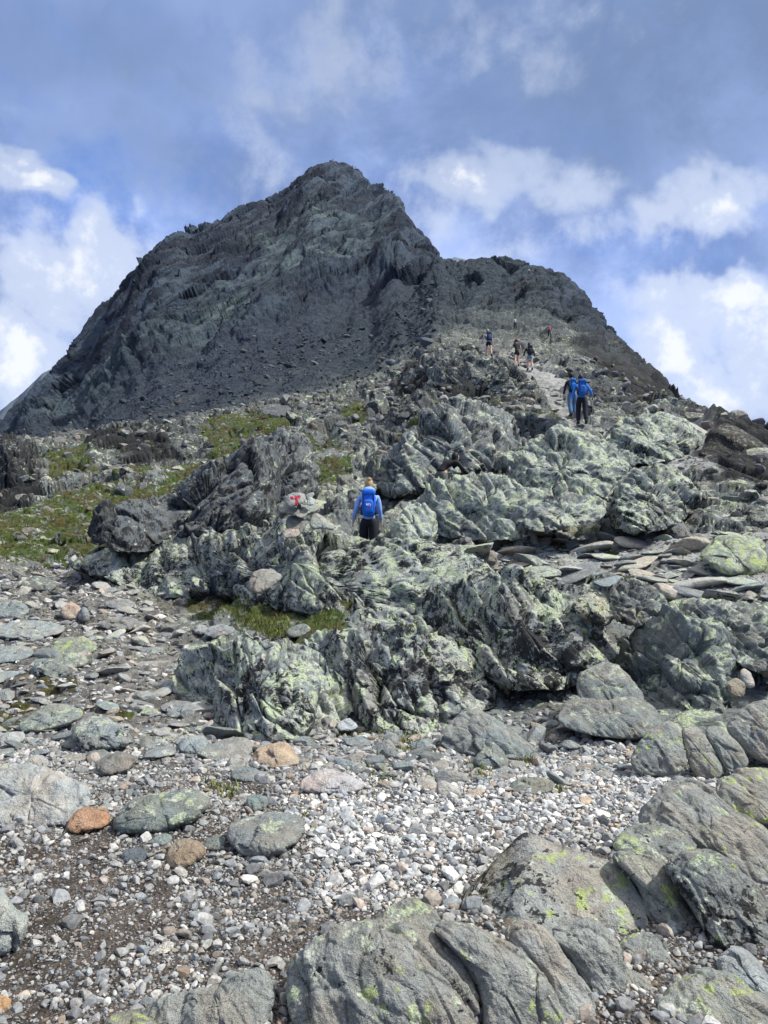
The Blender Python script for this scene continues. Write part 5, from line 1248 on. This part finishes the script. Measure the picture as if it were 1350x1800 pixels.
def pole(p_top, p_bot, label):
    root = empty('trekking_pole', p_bot); tag(root, label, 'trekking pole'); v = np.array(p_top)-np.array(p_bot); L = np.linalg.norm(v); u = v/L
    def seg_(name, a, b, r0, r1, mat, par):
        n = 10; th = np.linspace(0, 2*math.pi, n, endpoint=False); w = np.cross(u, [1, 0, 0]); w /= np.linalg.norm(w); w2 = np.cross(u, w)
        V = []
        for (q, r_) in ((a, .0001), (a, r0), (b, r1), (b, .0001)): V.append(u*q*L + np.outer(np.cos(th), w)*r_ + np.outer(np.sin(th), w2)*r_)
        return link(name, mesh_np(name, np.vstack(V), grid_faces(4, n, True)), mat, par)
    g = mc('pole_grey', (.12, .12, .13), .4)
    seg_('shaft', .02, .88, .008, .010, g, root); seg_('grip', .88, 1.02, .016, .018, mc('grip_black', (.02, .02, .02)), root); seg_('basket', .05, .06, .03, .03, mc('grip_black', (.02, .02, .02)), root)
    return root
def foot_on(px, Y, dz=0.0):
    a, t = ray(px, 800); 
    for _ in range(3):
        X = float(a)*Y; z = float(ground_at(X, Y)); _, py = project(X, Y, z); a, t = ray(px, py)
    return float(a)*Y, Y, z + dz

_, PYV = project(VG[..., 0], VG[..., 1], VG[..., 2])
VIS = PYV <= np.minimum.accumulate(PYV, axis=0) + .6
def stand(px, py, y0, y1):
    """the spot on the slope that shows nearest to this pixel, between two distances"""
    m = VIS & (Yg > y0) & (Yg < y1) & (np.abs(aa[None, :] - (px-675)/F) < .03)
    x, y = project(VG[..., 0][m], VG[..., 1][m], VG[..., 2][m]); d = (x-px)**2 + (y-py)**2; i = d.argmin(); v = VG[m][i]
    return float(v[0]), float(v[1]), float(v[2])
# the hiker in the light blue jacket behind the crest
a_, t_ = ray(648, 993); X, Y = float(a_)*14.9, 14.9
A = person('hiker with blond bun, pale blue jacket and bright blue backpack standing behind the lichen crest', X, Y, float(t_)*Y + CAMZ, 1.64, 0,
           jacket=(.22,.36,.70), trousers=(.012,.012,.018), hair=(.42,.27,.13), hairstyle='bun', hood=(.28,.42,.74), stride=.05, lean=.12,
           arms=((.07, .0, .1), (.03, .04, .1)), fingers=True)
backpack(A, 'bright blue rucksack with a small white and red mark worn by the blond hiker', (.012,.13,.62), (.01,.03,.12), .145, .25, .12, logo=True)
# the person in black bending down behind the slab
a_, t_ = ray(776, 905); Y = 17.3; X = float(a_)*Y
Bp = person('dark-haired person in black bending low behind the streaked slab, only head and arm showing', X, Y, float(t_)*Y + CAMZ + .07, 1.62, R(-40),
            jacket=(.006,.006,.007), trousers=(.09,.10,.085), hair=(.008,.006,.006), hairstyle='long', bend=(.16, .26, .20), arms=((.05, .1, .1), (.14, .15, .4)), shirt_short=False, fingers=True)
# pair in blue
X, Y, Z = stand(1023, 748, 25, 33)
C_ = person('hiker in bright blue jacket and black trousers holding a trekking pole', X, Y, Z, 1.80, R(-4),
            jacket=(.03,.21,.66), trousers=(.012,.013,.02), hair=(.02,.015,.012), stride=.10, lean=.16, arms=((.06, .0, .05), (.14, .12, .55)), fingers=True)
backpack(C_, 'dark-strapped blue rucksack on the hiker with the trekking pole', (.015,.12,.42), (.01,.02,.06), .15, .26, .12)
w = world(C_, C_['J'][1][2]); pole((w[0], w[1]+.02, w[2]+.06), (w[0]+.02, w[1]+.12, float(ground_at(w[0], w[1]+.12))), 'dark trekking pole held by the hiker in the bright blue jacket')
X2, Y2, Z2 = stand(1008, 731, 27, 36)
Y2 = max(Y2, Y+.9); X2 = float(ray(1006, 725)[0])*Y2; Z2 = float(ground_at(X2, Y2))
D_ = person('hiker in black top and faded jeans, half hidden behind the trekking-pole hiker', X2, Y2, Z2, 1.80, R(3),
            jacket=(.010,.011,.016), trousers=(.07,.15,.27), hair=(.02,.015,.012), stride=-.10, lean=.12, arms=((.06, .0, .05), (.08, .05, .3)))
backpack(D_, 'blue rucksack on the hiker in black top and jeans', (.01,.14,.45), (.01,.02,.06), .12, .20, .10)
# trio
X, Y, Z = stand(932, 652, 42, 60)
E1 = person('hiker in denim shorts with a black backpack, rightmost of the trio', X, Y, Z, 1.74, R(5), jacket=(.010,.011,.013), shorts=(.12,.20,.28), hair=(.02,.015,.01), stride=.08, lean=.15, detail=1, boots=(.04,.04,.04))
backpack(E1, 'black rucksack on the hiker in denim shorts', (.012,.014,.018), (.008,.008,.01), .15, .25, .12)
X, Y, Z = stand(909, 644, 42, 62)
E2 = person('hiker all in black with a bright orange-red cap, middle of the trio', X, Y, Z, 1.82, R(-3), jacket=(.008,.008,.009), shorts=(.008,.008,.009), hair=(.03,.02,.012), hat=(.80,.07,.02), stride=-.12, lean=.16, shirt_short=True, detail=1, arms=((.2, .0, .1), (.06, .0, .1)))
X, Y, Z = stand(859, 630, 42, 66)
E3 = person('hiker in a pale pink top with a dark blue backpack, leftmost of the trio', X, Y, Z, 1.70, R(10), jacket=(.52,.40,.42), shorts=(.012,.012,.014), hair=(.30,.22,.16), stride=.12, lean=.3, detail=1, arms=((.08, .1, .1), (.08, .1, .2)))
backpack(E3, 'dark blue-grey rucksack on the hiker in the pale pink top', (.03,.06,.12), (.01,.012,.02), .15, .24, .13)
# small figures higher up
FAR = [
 (966,594,95,150,'hiker with a red pack and pale top alone on the ridge path above the trio',(.30,.06,.07),(.03,.03,.04)),
 (906,578,100,170,'tiny hiker in a white top above the one with the orange cap',(.36,.36,.35),(.03,.03,.04)),
 (906,514,150,215,'tiny hiker in dark red on the upper ridge, left of a black-clad one',(.20,.03,.04),(.02,.02,.03)),
 (920,514,150,215,'tiny hiker in black beside the dark red one on the upper ridge',(.012,.012,.015),(.012,.012,.015)),
 (927,505,160,230,'tiny hiker in olive just above the two on the upper ridge',(.07,.08,.05),(.02,.02,.02)),
 (942,497,165,240,'tiny dark hiker below the pair near the ridge top',(.02,.03,.03),(.012,.012,.015)),
 (930,482,180,250,'tiny hiker in a pale top near the ridge top',(.34,.32,.29),(.02,.02,.02)),
 (942,480,180,255,'tiny dark hiker right of the pale one near the ridge top',(.02,.022,.03),(.012,.012,.015)),
 (880,463,200,265,'tiny dark hiker just under the ridge skyline',(.02,.022,.03),(.012,.012,.015)),
 (888,456,200,275,'tiny dark figure standing on the ridge skyline',(.02,.03,.05),(.012,.012,.02)),
]
for (px_, py_, y0, y1, lab, c1, c2) in FAR:
    X, Y, Z = stand(px_, py_, y0, y1)
    person(lab, X, Y, Z, 1.75 if py_ > 460 else 2.0, R(px_ % 7 * 5), jacket=c1, trousers=c2, hair=(.03,.02,.015), stride=.1, lean=.12, detail=1)
for (px_, lab) in ((589,'speck of a hiker on the very summit'),(613,'speck of a hiker just right of the summit'),(666,'speck of a hiker on the skyline below the summit, left of two'),(675,'speck of a hiker on the skyline below the summit, right of two')):
    c = np.abs(PXg - px_) + np.where(Yg > 300, 0, 1e6); jj = np.argmin(c, axis=1)
    col = VG[np.arange(NY), jj]; x, y = project(col[:, 0], col[:, 1], col[:, 2]); y[Yg[:, 0] < 300] = 1e6; i = y.argmin(); v = col[i]
    person(lab, float(v[0]), float(v[1]), float(v[2]) - .1, 2.3, 0, jacket=(.02,.025,.03), trousers=(.015,.015,.02), hair=(.02,.02,.02), stride=.1, detail=1)
print('people', time.time()-T0)

# ------------------------------------------------------------------ the cairn with the red T
def cairn_stone(name, label, poly, tint, Yc, style='boulder', **kw):
    return rock(name, label, poly, style, tint, kw.pop('lich', .1), kw.pop('yel', .05), kw.pop('blk', .1), Y=Yc, cat='stone', group='stones of the trail cairn', step=1.2, **kw)
YC = 12.6
cairn_stone('cairn_stone', 'brown-grey flat block at the bottom of the cairn, left side', [(503,932),(505,908),(520,905),(539,914),(537,934),(520,942)], (.21,.20,.18), YC, depth=.9, lich=.3)
cairn_stone('cairn_stone', 'pinkish stone lying below the cairn on the crest', [(497,940),(505,928),(525,925),(530,934),(522,945),(502,946)], (.42,.34,.29), YC-.15, depth=.9)
cairn_stone('cairn_stone', 'pale tilted slab leaning on the right side of the cairn', [(543,920),(548,903),(560,902),(580,915),(593,927),(586,933),(565,928),(548,932)], (.34,.35,.31), YC, depth=.6, lich=.4)
cairn_stone('cairn_stone', 'wide flat slab carrying the painted stone', [(487,893),(500,887),(530,890),(548,884),(563,888),(560,896),(545,903),(530,912),(515,904),(498,902)], (.30,.30,.27), YC, depth=.7, lich=.35)
tst = cairn_stone('painted_stone', 'pale rounded stone painted with a red T on top of the cairn', [(502,890),(503,874),(509,867),(527,864),(536,870),(536,881),(526,889),(510,893)], (.31,.31,.30), YC+.06, depth=.7, bulge=.5)
cairn_stone('cairn_stone', 'small white cone of stone right of the painted stone', [(538,886),(541,876),(547,872),(554,879),(552,888),(543,889)], (.42,.42,.39), YC+.05, depth=.9)
cairn_stone('cairn_stone', 'thin grey stone sticking up behind the painted stone', [(534,876),(540,868),(552,864),(553,870),(543,880)], (.28,.29,.27), YC+.3, depth=.8)
# the T follows the curved face of the stone: shrink the letter onto its surface
def painted_T():
    from mathutils.bvhtree import BVHTree
    me = tst.data; vs = [tuple(v.co) for v in me.vertices]; bvh = BVHTree.FromPolygons(vs, [tuple(p.vertices) for p in me.polygons])
    bars = [[(510.2,872.6),(528.6,870.6),(528.6,875.4),(510.4,877.2)], [(518.2,875.5),(523.2,875.2),(523.6,888.6),(519.4,889.2)]]
    V, Fs = [], []; o_ = Vector((0, 0, CAMZ)) - tst.location
    for b in bars:
        n, m = 9, 7; base = len(V)
        for i in range(n):
            for j in range(m):
                u, v = i/(n-1), j/(m-1); p = (np.array(b[0])*(1-u)+np.array(b[1])*u)*(1-v) + (np.array(b[3])*(1-u)+np.array(b[2])*u)*v
                p = p + .35*np.array([math.sin(i*2.1+j), math.cos(j*1.7+i*1.3)])
                a, t = ray(*p); d = Vector((float(a), 1, float(t))).normalized(); h = bvh.ray_cast(o_, d)
                hp = h[0] if h[0] is not None else o_ + d*YC
                V.append(tuple(hp - d*.004 - d*.0012*(b is bars[1])))
        Fs += [tuple(base + np.array(q)) for q in grid_faces(n, m)]
    o = link('painted_letter', mesh_np('painted_letter', np.array(V), np.array(Fs)), simple_mat('red_paint', (.30, .008, .03), .6, .25, 60), tst); o['label'] = 'red painted letter T'
painted_T()

# ------------------------------------------------------------------ grass and moss tufts
def grass(name, polys, n, y0, y1, h0, label, seed, cols):
    P, x, y, r = scatter(n, y0, y1, lambda x, y, X, Y: inpoly(x, y, polys, 8)*sstep(fbm(X*1.3, Y*1.3, o=3) + .25*fbm(X*6, Y*6, o=2), -.28 if y1 < 20 else .10, .32), seed)
    if not len(P): return
    k = 4; n = len(P); P = np.repeat(P, k, 0); m = len(P); P[:, :2] += r.normal(size=(m, 2))*.012
    ang = r.uniform(0, 6.28, m); h = h0*np.exp(r.normal(size=m)*.35); w = .0022 + h*.05; dx, dy = np.cos(ang), np.sin(ang); bend_ = h*r.uniform(.2, .9, m); ba = r.uniform(0, 6.28, m)
    b0 = P + np.stack([dx*w, dy*w, -h*.1], -1); b1 = P - np.stack([dx*w, dy*w, h*.1], -1)
    md = P + np.stack([np.cos(ba)*bend_*.3, np.sin(ba)*bend_*.3, h*.6], -1); m0 = md + np.stack([dx*w*.7, dy*w*.7, 0*h], -1); m1 = md - np.stack([dx*w*.7, dy*w*.7, 0*h], -1)
    tp = P + np.stack([np.cos(ba)*bend_, np.sin(ba)*bend_, h], -1)
    V = np.stack([b0, b1, m1, m0, tp], 1).reshape(-1, 3); i = np.arange(m)[:, None]*5
    Fq = np.concatenate([i+np.array([[0, 1, 2]]), i+np.array([[0, 2, 3]]), i+np.array([[3, 2, 4]])])
    me = mesh_np(name, V, Fq); c = np.array(cols)[r.integers(len(cols), size=n)]; c = np.repeat(c, k*5, 0)*r.uniform(.6, 1.4, (m, 1)).repeat(5, 0)
    at = me.attributes.new('blade', 'FLOAT_COLOR', 'POINT'); at.data.foreach_set('color', np.concatenate([c, np.ones((len(c), 1))], 1).astype(np.float32).ravel())
    tag(link(name, me, simple_mat(name+'_blade', None, .7, .2, 20, attr='blade')), label, None, None, 'stuff')
G1 = [(.12,.16,.03),(.16,.18,.04),(.20,.17,.05),(.09,.13,.025)]
grass('grass', [[(325,1045),(400,1040),(470,1060),(600,1062),(605,1105),(540,1122),(480,1118),(420,1095),(330,1085)]], 26000, 8.5, 13.5, .045, 'short ochre and green turf in the hollow behind the left outcrop', 51, G1)
grass('grass', [[(590,1290),(700,1283),(745,1305),(700,1330),(600,1330)],[(868,1275),(905,1285),(940,1345),(880,1335)],[(820,1345),(870,1350),(860,1375),(820,1370)],[(640,1350),(690,1345),(690,1375),(645,1375)],
  [(350,1378),(410,1385),(425,1415),(375,1420)],[(466,1492),(500,1492),(500,1510),(470,1512)],[(740,1372),(790,1372),(785,1386),(745,1386)],[(525,1432),(550,1432),(552,1452),(528,1450)],[(965,1375),(1000,1372),(1000,1392),(970,1392)]],
  26000, 4.4, 8.5, .038, 'small tufts of grass between stones at the rim of the gravel', 52, G1)
grass('moss_grass', [[(370,735),(440,720),(530,726),(505,768),(445,805),(385,812),(340,775)],[(60,800),(150,785),(165,815),(90,840)],[(190,835),(300,805),(350,800),(330,830),(220,855)],[(-60,915),(60,885),(130,862),(230,845),(270,880),(180,965),(80,992),(-60,992)],[(600,708),(640,706),(640,732),(605,735)],[(690,762),(742,738),(730,762),(700,788)],[(250,925),(400,900),(425,925),(300,955)],[(540,812),(622,798),(622,852),(550,862)]],
  90000, 15, 58, .06, 'yellow-green turf on the ledges of the left hill', 53, [(.095,.125,.02),(.07,.10,.018),(.12,.11,.03),(.17,.22,.03)])
print('all', time.time()-T0)
